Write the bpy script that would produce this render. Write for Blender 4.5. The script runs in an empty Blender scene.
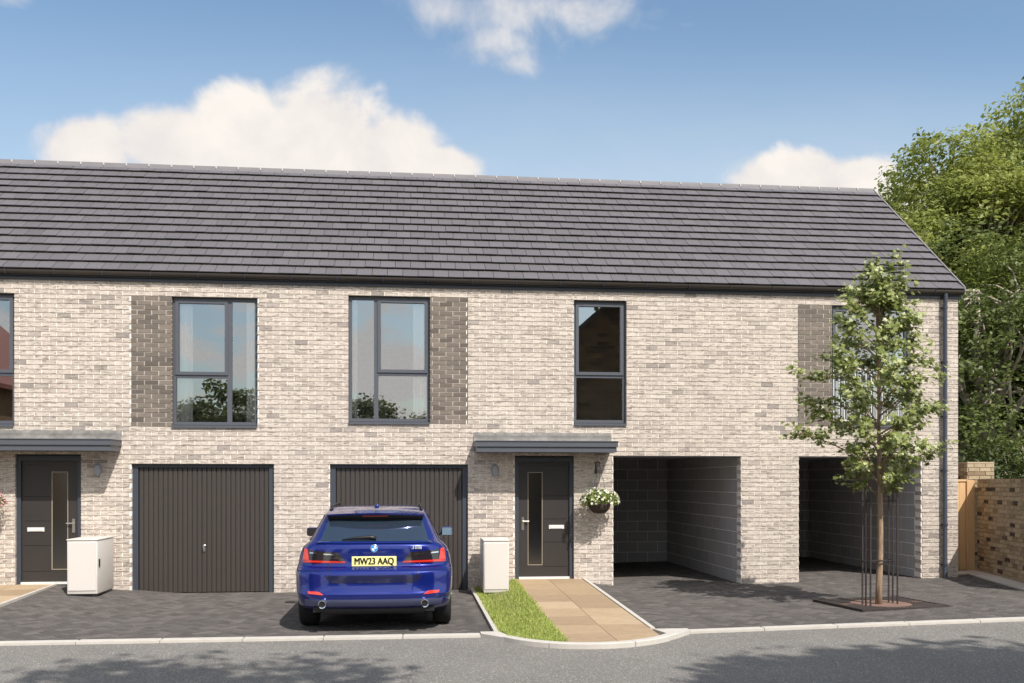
import bpy, bmesh, math, random
import numpy as np
from mathutils import Vector, Matrix

random.seed(7)
rng = np.random.default_rng(11)
scene = bpy.context.scene
COL = scene.collection
R = math.radians

# ------------------------------------------------------------------ helpers
def lin(r, g, b):
    def f(c):
        c /= 255.0
        return c / 12.92 if c <= 0.04045 else ((c + 0.055) / 1.055) ** 2.4
    return (f(r), f(g), f(b), 1.0)

class MB:
    """collects shapes; build() links them as ONE mesh object"""
    def __init__(self):
        self.v = []; self.f = []; self.m = []; self.t = []
    def face(self, pts, mi=0, tint=0.5):
        n = len(self.v); self.v.extend(pts)
        self.f.append(tuple(range(n, n + len(pts)))); self.m.append(mi); self.t.append(tint)
    def mesh(self, verts, faces, mi=0, tint=0.5):
        n = len(self.v); self.v.extend(verts)
        for f in faces:
            self.f.append(tuple(i + n for i in f)); self.m.append(mi); self.t.append(tint)
    def box(self, x0, x1, y0, y1, z0, z1, mi=0, tint=0.5, skip=''):
        vs = [(x0,y0,z0),(x1,y0,z0),(x1,y1,z0),(x0,y1,z0),(x0,y0,z1),(x1,y0,z1),(x1,y1,z1),(x0,y1,z1)]
        fs = {'b':(0,3,2,1),'t':(4,5,6,7),'f':(0,1,5,4),'r':(1,2,6,5),'k':(2,3,7,6),'l':(3,0,4,7)}
        self.mesh(vs, [fs[k] for k in fs if k not in skip], mi, tint)
    def bevbox(self, x0, x1, y0, y1, z0, z1, b=0.01, mi=0, tint=0.5):
        bm = bmesh.new()
        bmesh.ops.create_cube(bm, size=1.0)
        for v in bm.verts:
            v.co = Vector(((x0+x1)/2+v.co.x*(x1-x0), (y0+y1)/2+v.co.y*(y1-y0), (z0+z1)/2+v.co.z*(z1-z0)))
        bmesh.ops.bevel(bm, geom=list(bm.edges), offset=b, segments=2, affect='EDGES', profile=0.5)
        bm.verts.index_update()
        self.mesh([tuple(v.co) for v in bm.verts], [tuple(q.index for q in f.verts) for f in bm.faces], mi, tint)
        bm.free()
    def tube(self, pts, rad, n=8, mi=0, tint=0.5, cap=True):
        pts = [Vector(p) for p in pts]
        if not hasattr(rad, '__len__'): rad = [rad] * len(pts)
        vs = []; fs = []; prev = None
        for i, p in enumerate(pts):
            d = (pts[min(i+1, len(pts)-1)] - pts[max(i-1, 0)]).normalized()
            a = prev if prev is not None else (Vector((0,0,1)) if abs(d.z) < .9 else Vector((1,0,0)))
            a = (a - d * a.dot(d)).normalized(); b = d.cross(a); prev = a
            for k in range(n):
                t = 2*math.pi*k/n
                vs.append(tuple(p + (a*math.cos(t) + b*math.sin(t)) * rad[i]))
        for i in range(len(pts)-1):
            for k in range(n):
                fs.append((i*n+k, i*n+(k+1) % n, (i+1)*n+(k+1) % n, (i+1)*n+k))
        if cap:
            fs.append(tuple(range(n-1, -1, -1))); fs.append(tuple((len(pts)-1)*n+k for k in range(n)))
        self.mesh(vs, fs, mi, tint)
    def lathe(self, prof, axis='z', c=(0,0,0), n=32, mi=0, tint=0.5, sx=1, sy=1):
        vs = []; fs = []
        for (r, h) in prof:
            for k in range(n):
                t = 2*math.pi*k/n; a, b = r*math.cos(t)*sx, r*math.sin(t)*sy
                p = {'z':(a,b,h), 'y':(a,h,b), 'x':(h,a,b)}[axis]
                vs.append((p[0]+c[0], p[1]+c[1], p[2]+c[2]))
        for i in range(len(prof)-1):
            for k in range(n):
                fs.append((i*n+k, i*n+(k+1) % n, (i+1)*n+(k+1) % n, (i+1)*n+k))
        fs.append(tuple(range(n-1, -1, -1))); fs.append(tuple((len(prof)-1)*n+k for k in range(n)))
        self.mesh(vs, fs, mi, tint)
    def build(self, name, mats, parent=None, smooth=False, fix=False, angle=None):
        me = bpy.data.meshes.new(name)
        me.from_pydata(self.v, [], self.f)
        for m in (mats if isinstance(mats, (list, tuple)) else [mats]): me.materials.append(m)
        me.polygons.foreach_set('material_index', self.m)
        at = me.attributes.new('tint', 'FLOAT', 'FACE'); at.data.foreach_set('value', self.t)
        if smooth: me.polygons.foreach_set('use_smooth', [True]*len(self.f))
        if fix or angle is not None:
            bm = bmesh.new(); bm.from_mesh(me)
            if angle is not None: bmesh.ops.remove_doubles(bm, verts=bm.verts, dist=1e-5)
            bmesh.ops.recalc_face_normals(bm, faces=bm.faces)
            bm.to_mesh(me); bm.free()
        me.update()
        if angle is not None:
            me.polygons.foreach_set('use_smooth', [True]*len(me.polygons))
            me.set_sharp_from_angle(angle=R(angle))
        o = bpy.data.objects.new(name, me); COL.objects.link(o)
        if parent: o.parent = parent
        return o

def np_mesh(name, verts, nper, mat, parent=None, tints=None, smooth=False):
    """verts: (N*nper,3) array of separate nper-gons"""
    me = bpy.data.meshes.new(name)
    nv = len(verts); nf = nv // nper
    me.vertices.add(nv); me.vertices.foreach_set('co', np.asarray(verts, dtype=np.float32).ravel())
    me.loops.add(nv); me.loops.foreach_set('vertex_index', np.arange(nv, dtype=np.int32))
    me.polygons.add(nf); me.polygons.foreach_set('loop_start', np.arange(0, nv, nper, dtype=np.int32))
    me.update(calc_edges=True); me.validate()
    for m in (mat if isinstance(mat, (list, tuple)) else [mat]): me.materials.append(m)
    at = me.attributes.new('tint', 'FLOAT', 'FACE')
    at.data.foreach_set('value', (tints if tints is not None else rng.random(nf)).astype(np.float32))
    o = bpy.data.objects.new(name, me); COL.objects.link(o)
    if parent: o.parent = parent
    return o

def thing(name, label, cat, loc=(0,0,0), rz=0.0, group=None):
    o = bpy.data.objects.new(name, None); COL.objects.link(o)
    o.location = loc; o.rotation_euler = (0,0,rz); o.empty_display_size = .2
    o['label'] = label; o['category'] = cat
    if group: o['group'] = group
    return o
def tag(o, label, cat, group=None):
    o['label'] = label; o['category'] = cat
    if group: o['group'] = group
    return o
def struct(o, label=None, cat=None, kind='structure'):
    o['kind'] = kind
    if label: o['label'] = label
    if cat: o['category'] = cat
    return o
def copy_tree(o, parent=None):
    c = o.copy(); COL.objects.link(c)
    if parent: c.parent = parent
    for ch in list(o.children): copy_tree(ch, c)
    return c

# ------------------------------------------------------------------ materials
class NT:
    def __init__(self, tree): self.t = tree; self.N = tree.nodes; self.L = tree.links
    def n(self, typ, **kw):
        x = self.N.new(typ)
        for k, v in kw.items():
            if k.startswith('i_'): x.inputs[k[2:]].default_value = v
            else: setattr(x, k, v)
        return x
    def link(self, a, b): self.L.new(a, b)
    def m(self, op, a, b=None, c=None, clamp=False):
        x = self.N.new('ShaderNodeMath'); x.operation = op; x.use_clamp = clamp
        for i, q in enumerate((a, b, c)):
            if q is None: continue
            if isinstance(q, (int, float)): x.inputs[i].default_value = q
            else: self.L.new(q, x.inputs[i])
        return x.outputs[0]
    def mix(self, fac, a, b, bt='MIX'):
        x = self.N.new('ShaderNodeMix'); x.data_type = 'RGBA'; x.blend_type = bt
        for s, q in ((0, fac), (6, a), (7, b)):
            if isinstance(q, (int, float)): x.inputs[s].default_value = q
            elif isinstance(q, (tuple, list)): x.inputs[s].default_value = q
            else: self.L.new(q, x.inputs[s])
        return x.outputs[2]
    def ramp(self, fac, stops, interp='LINEAR'):
        x = self.N.new('ShaderNodeValToRGB'); e = x.color_ramp; e.interpolation = interp
        while len(e.elements) > 1: e.elements.remove(e.elements[-1])
        e.elements[0].position, e.elements[0].color = stops[0]
        for p, c in stops[1:]:
            q = e.elements.new(p); q.color = c
        self.L.new(fac, x.inputs[0]); return x.outputs[0]
    def coords(self, scale=(1,1,1), rot=(0,0,0)):
        tc = self.N.new('ShaderNodeTexCoord'); mp = self.N.new('ShaderNodeMapping')
        mp.inputs['Scale'].default_value = scale; mp.inputs['Rotation'].default_value = rot
        self.L.new(tc.outputs['Object'], mp.inputs[0]); return mp.outputs[0]
    def noise(self, vec, scale, detail=4, rough=.55, dist=0.0):
        x = self.N.new('ShaderNodeTexNoise'); x.inputs['Scale'].default_value = scale
        x.inputs['Detail'].default_value = detail; x.inputs['Roughness'].default_value = rough
        x.inputs['Distortion'].default_value = dist
        if vec is not None: self.L.new(vec, x.inputs['Vector'])
        return x.outputs['Fac']
    def attr(self, name='tint'):
        x = self.N.new('ShaderNodeAttribute'); x.attribute_name = name; return x.outputs['Fac']
    def bump(self, h, strength=.3, dist=.01):
        x = self.N.new('ShaderNodeBump'); x.inputs['Strength'].default_value = strength
        x.inputs['Distance'].default_value = dist; self.L.new(h, x.inputs['Height']); return x.outputs[0]

def new_mat(name):
    m = bpy.data.materials.new(name); m.use_nodes = True
    t = NT(m.node_tree); b = m.node_tree.nodes['Principled BSDF']
    return m, t, b
def simple(name, col, rough=.5, metal=0.0, spec=.5, coat=0.0, var=.12, nscale=8, bump=0.0, bscale=60):
    m, t, b = new_mat(name)
    v = t.coords()
    nz = t.noise(v, nscale, 5)
    f = t.m('MULTIPLY_ADD', nz, 2*var, 1-var)
    hsv = t.n('ShaderNodeHueSaturation'); hsv.inputs['Color'].default_value = col
    t.link(f, hsv.inputs['Value']); t.link(hsv.outputs[0], b.inputs['Base Color'])
    b.inputs['Roughness'].default_value = rough; b.inputs['Metallic'].default_value = metal
    b.inputs['Specular IOR Level'].default_value = spec; b.inputs['Coat Weight'].default_value = coat
    b.inputs['Coat Roughness'].default_value = .03
    if bump > 0: t.link(t.bump(t.noise(v, bscale, 4), bump, .004), b.inputs['Normal'])
    return m
M = {}
def brick_mat(name, ramp_main, ramp_panel, smudge, smudge_amt):
    m, t, b = new_mat(name)
    tint = t.attr()
    c1 = t.ramp(tint, ramp_main)
    if ramp_panel:
        c2 = t.ramp(t.m('SUBTRACT', tint, 2.0), ramp_panel)
        isp = t.m('GREATER_THAN', tint, 1.5)
        col = t.mix(isp, c1, c2)
    else: col = c1; isp = None
    v = t.coords((7, 7, 34))
    # smudges differ from brick to brick
    off = t.n('ShaderNodeVectorMath', operation='ADD'); t.link(v, off.inputs[0])
    cmb = t.n('ShaderNodeCombineXYZ'); t.link(t.m('MULTIPLY', tint, 91.0), cmb.inputs[1])
    t.link(cmb.outputs[0], off.inputs[1])
    s1 = t.noise(off.outputs[0], 1.6, 5, .62, .6)
    fac = t.ramp(s1, [(.49, (0,0,0,1)), (.65, (1,1,1,1))])
    col = t.mix(t.m('MULTIPLY', fac, smudge_amt), col, smudge)
    g = t.noise(t.coords((60, 60, 60)), 3.0, 4, .6)
    col = t.mix(.5, col, t.ramp(g, [(.25, (.55,.55,.55,1)), (.7, (1.25,1.25,1.25,1))]), 'MULTIPLY')
    t.link(col, b.inputs['Base Color']); b.inputs['Roughness'].default_value = .9
    b.inputs['Specular IOR Level'].default_value = .2
    h = t.m('ADD', t.noise(t.coords((1,1,1.6)), 60, 6, .65), t.m('MULTIPLY', s1, .8))
    t.link(t.bump(h, .55, .006), b.inputs['Normal'])
    return m
M['brick'] = brick_mat('cream brick',
    [(0.0, lin(192,180,169)), (.3, lin(201,189,177)), (.65, lin(210,198,186)), (.88, lin(196,184,173)), (.96, lin(180,169,160)), (1.0, lin(152,143,137))],
    [(0.0, lin(112,104,96)), (.5, lin(132,122,112)), (1.0, lin(94,87,81))], lin(110,100,92), .8)
M['brown_brick'] = brick_mat('brown brick',
    [(0.0, lin(158,142,118)), (.5, lin(178,161,134)), (.8, lin(148,132,110)), (.93, lin(134,114,92)), (.95, lin(64,56,52)), (1.0, lin(56,50,48))],
    None, lin(140,120,94), .5)
M['dark_brick'] = brick_mat('dark brick', [(0, lin(150,122,90)), (.6, lin(128,100,74)), (1, lin(84,68,56))], None, lin(100,84,66), .5)
M['block'] = brick_mat('grey block', [(0, lin(166,163,162)), (1, lin(176,173,172))], None, lin(158,155,153), .5)
M['mortar'] = simple('mortar', lin(232,224,213), .95, spec=.1, var=.1, nscale=14, bump=.4, bscale=150)
M['panel_mortar'] = simple('panel mortar', lin(196,187,175), .95, spec=.1, var=.1)
M['block_mortar'] = simple('block mortar', lin(244,242,238), .95, spec=.1, var=.04)
M['brown_mortar'] = simple('brown mortar', lin(176,158,134), .95, spec=.1, var=.1)
M['render'] = simple('plaster', lin(212,210,206), .9, var=.04)
M['metal_grey'] = simple('dark grey metal', lin(80,83,90), .42, spec=.5, var=.06)
M['fascia'] = simple('blue grey fascia', lin(60,65,74), .4, var=.08)
M['gutter'] = simple('gutter plastic', lin(58,52,47), .3, var=.1)
M['pipe'] = simple('pipe plastic', lin(62,66,76), .28, var=.06)
M['door'] = simple('dark brown door', lin(50,46,44), .42, var=.06, nscale=3)
M['garage'] = simple('garage door steel', lin(60,54,50), .5, var=.06, nscale=2)
M['steel'] = simple('brushed steel', lin(205,203,198), .28, metal=1.0, var=.05)
M['pale_metal'] = simple('pale aluminium', lin(214,212,208), .4, var=.05)
M['black'] = simple('black plastic', lin(26,25,25), .45, var=.1)
M['iron'] = simple('black iron', lin(50,43,40), .6, var=.2, nscale=20)
M['curtain'] = simple('white curtain', lin(232,228,222), .9, var=.03)
M['cabinet'] = simple('white cabinet', lin(208,201,193), .5, var=.025, nscale=2.5)
M['trim'] = simple('dull brass trim', lin(168,158,140), .4, var=.06)
M['light_grey'] = simple('pale grey fitting', lin(150,152,156), .4)
def lead_mat():
    m, t, b = new_mat('weathered lead'); v = t.coords((1,1,1))
    a = t.noise(v, 5, 6, .7); c = t.ramp(a, [(.3, lin(84,82,79)), (.5, lin(108,105,101)), (.72, lin(134,131,126))])
    t.link(c, b.inputs['Base Color']); b.inputs['Roughness'].default_value = .7
    t.link(t.bump(t.noise(v, 9, 4), .5, .02), b.inputs['Normal']); return m
M['lead'] = lead_mat()
def tile_mat():
    m, t, b = new_mat('slate tile'); tint = t.attr()
    c = t.ramp(tint, [(0, lin(94,90,92)), (.5, lin(98,94,96)), (.9, lin(102,98,100)), (1, lin(90,87,88))])
    g = t.noise(t.coords((5,3,3)), 7, 6, .7)
    c = t.mix(.55, c, t.ramp(g, [(.3, (.72,.72,.72,1)), (.7, (1.2,1.2,1.2,1))]), 'MULTIPLY')
    t.link(c, b.inputs['Base Color']); b.inputs['Roughness'].default_value = .55
    t.link(t.bump(t.noise(t.coords((1,1,1)), 70, 4), .25, .004), b.inputs['Normal']); return m
M['tile'] = tile_mat()
M['ridge'] = simple('ridge tile', lin(108,104,105), .6, var=.15, nscale=5)
M['verge'] = simple('verge trim', lin(122,117,117), .6, var=.1)
M['clip'] = simple('ridge union', lin(190,188,185), .5, var=.03)
M['deck'] = simple('roof underlay', lin(34,32,33), .9)
def paver_mat():
    m, t, b = new_mat('block paving'); tint = t.attr()
    c = t.ramp(tint, [(0, lin(82,78,76)), (.35, lin(89,85,82)), (.7, lin(95,90,87)), (1, lin(104,98,95))])
    g = t.noise(t.coords(), .8, 5, .6); g2 = t.noise(t.coords(), 130, 3, .6)
    c = t.mix(.6, c, t.ramp(g, [(.3, (.97,.97,.97,1)), (.7, (1.03,1.03,1.03,1))]), 'MULTIPLY')
    c = t.mix(.6, c, t.ramp(g2, [(.3, (.75,.75,.75,1)), (.7, (1.2,1.2,1.2,1))]), 'MULTIPLY')
    t.link(c, b.inputs['Base Color']); b.inputs['Roughness'].default_value = .95; b.inputs['Specular IOR Level'].default_value = .12
    t.link(t.bump(g2, .5, .004), b.inputs['Normal']); return m
M['paver'] = paver_mat()
M['joint'] = simple('jointing sand', lin(70,64,60), .95, var=.2, nscale=30)
def asphalt_mat():
    m, t, b = new_mat('asphalt'); v = t.coords()
    vo = t.n('ShaderNodeTexVoronoi'); vo.inputs['Scale'].default_value = 105; t.link(v, vo.inputs['Vector'])
    sep = t.n('ShaderNodeSeparateColor'); t.link(vo.outputs['Color'], sep.inputs[0])
    c = t.ramp(sep.outputs[0], [(0, lin(108,104,99)), (.5, lin(120,116,110)), (.88, lin(132,128,122)), (.95, lin(156,153,149)), (1, lin(184,181,176))])
    g = t.noise(v, .9, 6, .6)
    c = t.mix(.7, c, t.ramp(g, [(.3, (.86,.86,.86,1)), (.7, (1.1,1.1,1.1,1))]), 'MULTIPLY')
    t.link(c, b.inputs['Base Color']); b.inputs['Roughness'].default_value = .85; b.inputs['Specular IOR Level'].default_value = .3
    h = t.m('ADD', vo.outputs['Distance'], t.noise(v, 160, 3)); t.link(t.bump(h, .7, .006), b.inputs['Normal'])
    return m
M['asphalt'] = asphalt_mat()
M['kerb'] = simple('kerb concrete', lin(186,180,171), .85, var=.16, nscale=6, bump=.3, bscale=90)
def flag_mat():
    m, t, b = new_mat('sandstone flags'); tint = t.attr()
    c = t.ramp(tint, [(0, lin(150,128,102)), (.5, lin(164,141,112)), (1, lin(176,154,126))])
    v = t.coords((2.0, 9, 3)); g = t.noise(v, 2.6, 9, .72, 1.2)
    c = t.mix(.75, c, t.ramp(g, [(.3, (.62,.58,.54,1)), (.5, (.98,.98,.98,1)), (.75, (1.22,1.2,1.16,1))]), 'MULTIPLY')
    t.link(c, b.inputs['Base Color']); b.inputs['Roughness'].default_value = .8
    t.link(t.bump(t.noise(t.coords(), 40, 5), .4, .006), b.inputs['Normal']); return m
M['flag'] = flag_mat()
M['soil'] = simple('earth', lin(92,84,60), .95, var=.3, nscale=1.5)
M['mulch'] = simple('red mulch', lin(120,94,82), .95, var=.4, nscale=40, bump=.8, bscale=60)
def leaf_mat(name, stops, trans=.35, rough=.5):
    m, t, b = new_mat(name); tint = t.attr()
    c = t.ramp(tint, stops)
    t.link(c, b.inputs['Base Color']); b.inputs['Roughness'].default_value = rough; b.inputs['Specular IOR Level'].default_value = .35
    tr = t.n('ShaderNodeBsdfTranslucent'); t.link(c, tr.inputs[0])
    mx = t.n('ShaderNodeMixShader'); mx.inputs[0].default_value = trans
    t.link(b.outputs[0], mx.inputs[1]); t.link(tr.outputs[0], mx.inputs[2])
    t.link(mx.outputs[0], m.node_tree.nodes['Material Output'].inputs['Surface']); return m
M['grass'] = leaf_mat('grass blades', [(0, lin(148,164,70)), (.5, lin(176,190,98)), (.9, lin(200,206,128)), (1, lin(216,212,154))], .45)
M['leaf_street'] = leaf_mat('variegated maple leaf', [(0, lin(92,102,46)), (.4, lin(130,140,74)), (.65, lin(164,172,108)), (.85, lin(202,206,154)), (1, lin(230,230,196))], .4, .4)
M['leaf_a'] = leaf_mat('lime green leaf', [(0, lin(108,118,50)), (.5, lin(148,156,78)), (1, lin(186,190,116))], .5)
M['leaf_b'] = leaf_mat('mid green leaf', [(0, lin(74,86,42)), (.5, lin(98,110,56)), (1, lin(130,138,82))], .4)
M['leaf_c'] = leaf_mat('dark green leaf', [(0, lin(46,58,30)), (.5, lin(62,74,38)), (1, lin(90,100,54))], .32)
M['leaf_basket'] = leaf_mat('basket leaf', [(0, lin(70,88,36)), (.6, lin(120,138,60)), (1, lin(170,178,96))], .3)
M['flower_white'] = leaf_mat('cream flower', [(0, lin(236,232,200)), (1, lin(250,248,236))], .3)
M['flower_pink'] = leaf_mat('pink flower', [(0, lin(214,120,140)), (.6, lin(236,170,180)), (1, lin(250,224,224))], .3)
M['wicker'] = simple('dark wicker', lin(54,42,34), .8, var=.3, nscale=30, bump=.8, bscale=80)
def bark_mat(name, a, b_):
    m, t, b = new_mat(name); v = t.coords((14,14,2.5)); g = t.noise(v, 2, 6, .65, .5)
    t.link(t.ramp(g, [(.3, a), (.65, b_)]), b.inputs['Base Color']); b.inputs['Roughness'].default_value = .9
    t.link(t.bump(g, .6, .02), b.inputs['Normal']); return m
M['bark_young'] = bark_mat('young bark', lin(104,86,70), lin(168,142,116))
M['bark'] = bark_mat('grey bark', lin(124,114,100), lin(186,176,158))
def wood_mat():
    m, t, b = new_mat('fence timber'); tint = t.attr()
    c = t.ramp(tint, [(0, lin(190,150,106)), (.5, lin(204,165,120)), (1, lin(214,178,134))])
    g = t.noise(t.coords((30,30,1.6)), 1.6, 5, .6, .8)
    c = t.mix(.6, c, t.ramp(g, [(.3, (.74,.7,.66,1)), (.7, (1.12,1.12,1.1,1))]), 'MULTIPLY')
    t.link(c, b.inputs['Base Color']); b.inputs['Roughness'].default_value = .75; return m
M['wood'] = wood_mat()
def glass_mat(name, refl, tint, rough=0.0, alpha=True):
    m, t, b = new_mat(name); N = m.node_tree.nodes
    gl = t.n('ShaderNodeBsdfGlossy'); gl.inputs['Roughness'].default_value = rough; gl.inputs['Color'].default_value = (.96,.98,1,1)
    tr = t.n('ShaderNodeBsdfTransparent'); tr.inputs[0].default_value = tint
    fr = t.n('ShaderNodeFresnel'); fr.inputs[0].default_value = 1.5
    mx = t.n('ShaderNodeMixShader'); t.link(t.m('ADD', fr.outputs[0], refl, clamp=True), mx.inputs[0])
    t.link(tr.outputs[0], mx.inputs[1]); t.link(gl.outputs[0], mx.inputs[2])
    t.link(mx.outputs[0], N['Material Output'].inputs['Surface']); return m
M['glass'] = glass_mat('coated window glass', .29, (.97,.98,.98,1))
M['door_glass'] = glass_mat('obscured door glass', .10, (.34,.30,.22,1), .15)
M['tinted'] = simple('tinted car glass', lin(38,48,60), .03, spec=.9, coat=1.0, var=.02)
def paint_mat():
    m, t, b = new_mat('blue car paint')
    b.inputs['Base Color'].default_value = lin(13,34,120); b.inputs['Metallic'].default_value = .5
    b.inputs['Roughness'].default_value = .24; b.inputs['Coat Weight'].default_value = 1.0; b.inputs['Coat Roughness'].default_value = .02
    v = t.coords(); t.link(t.bump(t.noise(v, 900, 2), .03, .0005), b.inputs['Normal']); return m
M['paint'] = paint_mat()
M['navy'] = simple('navy shade and seam', lin(9,12,54), .3, coat=.6, var=.05)  # painted shade of the bumper recess, also the lower seam colour
M['lip'] = simple('grey blue bumper lip', lin(86,92,124), .4, var=.05)
M['red_lens'] = simple('red lens', lin(170,22,20), .12, coat=1.0, var=.05)
M['orange_lens'] = simple('bright red lens', lin(216,58,40), .15, coat=1.0, var=.05)
M['dark_lens'] = simple('smoked lens', lin(34,30,36), .08, coat=1.0, var=.05)
M['chrome'] = simple('chrome', lin(225,228,232), .12, metal=1.0, var=.02)
M['mirror'] = simple('mirror glass', lin(104,124,138), .08, spec=.8, var=.08)
M['tyre'] = simple('tyre rubber', lin(30,30,31), .85, var=.15, nscale=20)
M['rim'] = simple('alloy rim', lin(150,152,156), .3, metal=.9, var=.04)
M['plate'] = simple('yellow plate', lin(232,222,150), .45, var=.02)
M['ink'] = simple('plate ink', lin(18,18,20), .5)
M['white'] = simple('white enamel', lin(240,242,244), .3, var=.02)
M['badge_blue'] = simple('badge blue', lin(60,140,210), .3, var=.02)
M['red_tile'] = simple('red roof tile', lin(124,62,48), .8, var=.3, nscale=12)

# ------------------------------------------------------------------ ground heights
def clamp(x, a=0.0, b=1.0): return max(a, min(b, x))
def gz(X, Y):
    r = .02 * clamp(X - 3.2, 0, 8)
    if X > -5.7: r += .16 * max(0, 1 - (X + 5.65) / 1.9) * clamp(1 + Y / 4.4)
    if X > 2.6: r += .12 * max(0, 1 - (X - 2.9) / .75) * clamp(1 + Y / 3.6) if X > 2.9 else .12 * clamp(1 + Y / 3.6)
    return r
def pz(Y): return .035 + .135 * clamp(1 + Y / 4.7)

# ------------------------------------------------------------------ brick wall generator
def lay(mb, intervals, z_top, z_bot, L=.225, Hc=.075, j=.012, depth=.2, rec=.013, xf=None, panel=None, jit=.0022,
        tintf=None, perp=0.0, brick_mi=0, mortar_mi=1):
    """lays individual bricks course by course; intervals(zmid)->[(a,b)]; xf maps (along, depth, z)->world"""
    xf = xf or (lambda a, d, z: (a, d, z))
    k = 0; z1 = z_top
    while z1 > z_bot + 1e-4:
        z0 = z1 - Hc; zm = (z0 + z1) / 2
        for (a, b) in intervals(zm):
            # mortar body
            ma, mb_ = a + .003, b - .003
            P = [xf(x, y, z) for (x, y, z) in ((ma,rec,z0),(mb_,rec,z0),(mb_,depth,z0),(ma,depth,z0),(ma,rec,z1),(mb_,rec,z1),(mb_,depth,z1),(ma,depth,z1))]
            mb.mesh(P, [(0,1,5,4),(1,2,6,5),(2,3,7,6),(3,0,4,7)], mortar_mi, .5)
            off = (k % 2) * L / 2
            px_ = None
            n = math.floor((a - off) / L) - 1
            x = n * L + off
            while x < b:
                xa, xb = max(x + j/2, a), min(x + L - j/2, b)
                x += L
                if xb - xa < .025: continue
                jt = [random.uniform(-jit, jit) for _ in range(9)]
                zz0, zz1 = z0 + j/2, z1 - j/2
                fy = jt[8] * 1.1
                if perp and px_ is not None:
                    P = [xf(*p) for p in ((px_-.003,perp,z0+.007),(xa+.003,perp,z0+.007),(xa+.003,perp,z1-.004),(px_-.003,perp,z1-.004),(px_-.003,rec,z0+.007),(xa+.003,rec,z0+.007),(xa+.003,rec,z1-.004),(px_-.003,rec,z1-.004))]
                    mb.mesh(P, [(0,1,2,3),(4,5,1,0),(3,2,6,7)], 2 if panel and panel((px_+xa)/2, zm) else mortar_mi, .5)
                px_ = xb
                edge_a = xa <= a + 1e-6; edge_b = xb >= b - 1e-6
                V = [(xa+(0 if edge_a else jt[0]), fy, zz0+jt[1]), (xb+(0 if edge_b else jt[2]), fy, zz0+jt[3]),
                     (xb+(0 if edge_b else jt[4]), fy, zz1+jt[5]), (xa+(0 if edge_a else jt[6]), fy, zz1+jt[7])]
                if perp and panel and panel((xa+xb)/2, zm):
                    P = [xf(*p) for p in ((xa-.006,.0075,z0-.007),(xb+.006,.0075,z0-.007),(xb+.006,.0075,z0+.007),(xa-.006,.0075,z0+.007))]
                    mb.mesh(P, [(0,1,2,3)], 2, .5)
                B = [(p[0], depth if (edge_a and i in (0,3)) or (edge_b and i in (1,2)) else rec + .004, p[2]) for i, p in enumerate(V)]
                P = [xf(*p) for p in V + B]
                tv = random.random()
                if tintf: tv = tintf(tv)
                if panel and panel((xa+xb)/2, zm): tv = 2.0 + random.random()
                mb.mesh(P, [(0,1,2,3), (4,0,3,7), (1,5,6,2), (3,2,6,7), (4,5,1,0)], brick_mi, tv)
        k += 1; z1 = z0

# ================================================================== BUILDING
bld = thing('terrace_building', 'long cream brick terrace with grey tiled roof, garages and two open carports', 'building')
XL, XR, DEP = -9.6, 9.551, 6.4
openings = [(-7.17,-6.265,2.69,4.79), (-3.85,-2.50,2.69,4.79), (-1.04,.30,2.765,4.865), (2.71,3.615,2.765,4.865), (7.24,8.66,2.765,4.865),
            (-4.475,-2.235,-1,2.09), (-1.336,.926,-1,2.09), (-6.254,-5.251,-1,2.24), (1.713,2.712,-1,2.24), (3.388,5.612,-1,2.24), (6.646,8.865,-1,2.24)]
panels = [(-4.475,-3.85,2.69,4.79), (.30,.92,2.765,4.865), (6.63,7.24,2.765,4.865)]
def front_iv(z):
    iv = [(XL, XR)]
    for (a, b, z0, z1) in openings:
        if z0 < z < z1:
            nx = []
            for (p, q) in iv:
                if a > p and b < q: nx += [(p, a), (b, q)]
                else: nx.append((p, q))
            iv = nx
    for (a, b, z0, z1) in panels:
        if z0 < z < z1:
            for e in (a, b):
                nx = []
                for (p, q) in iv:
                    if p + .02 < e < q - .02: nx += [(p, e-.004), (e+.004, q)]
                    else: nx.append((p, q))
                iv = nx
    return iv
mb = MB()
lay(mb, front_iv, 5.09, -.16, perp=.0050, panel=lambda x, z: any(a < x < b and c < z < d for a, b, c, d in panels))
YR, ZR = 3.22, 7.90
def gable_iv(z):
    if z < 5.05: return [(.2, DEP)]
    t = (z - 5.05) / (ZR - .12 - 5.05)
    if t > .97: return []
    return [(.02 + t * (YR-.02), DEP - t * (DEP - YR))]
lay(mb, gable_iv, 7.865, -.16, depth=.2, xf=lambda a, d, z: (XR - d, a, z))
lay(mb, lambda z: [(XL+.2, XR-.2)], 5.09, -.16, depth=.2, L=.45, Hc=.15, xf=lambda a, d, z: (a, DEP - d, z))
lay(mb, gable_iv, 7.865, -.16, depth=.2, L=.45, Hc=.15, xf=lambda a, d, z: (XL + d, a, z))
wall = mb.build('wall', [M['brick'], M['mortar'], M['panel_mortar']], bld)

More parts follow.
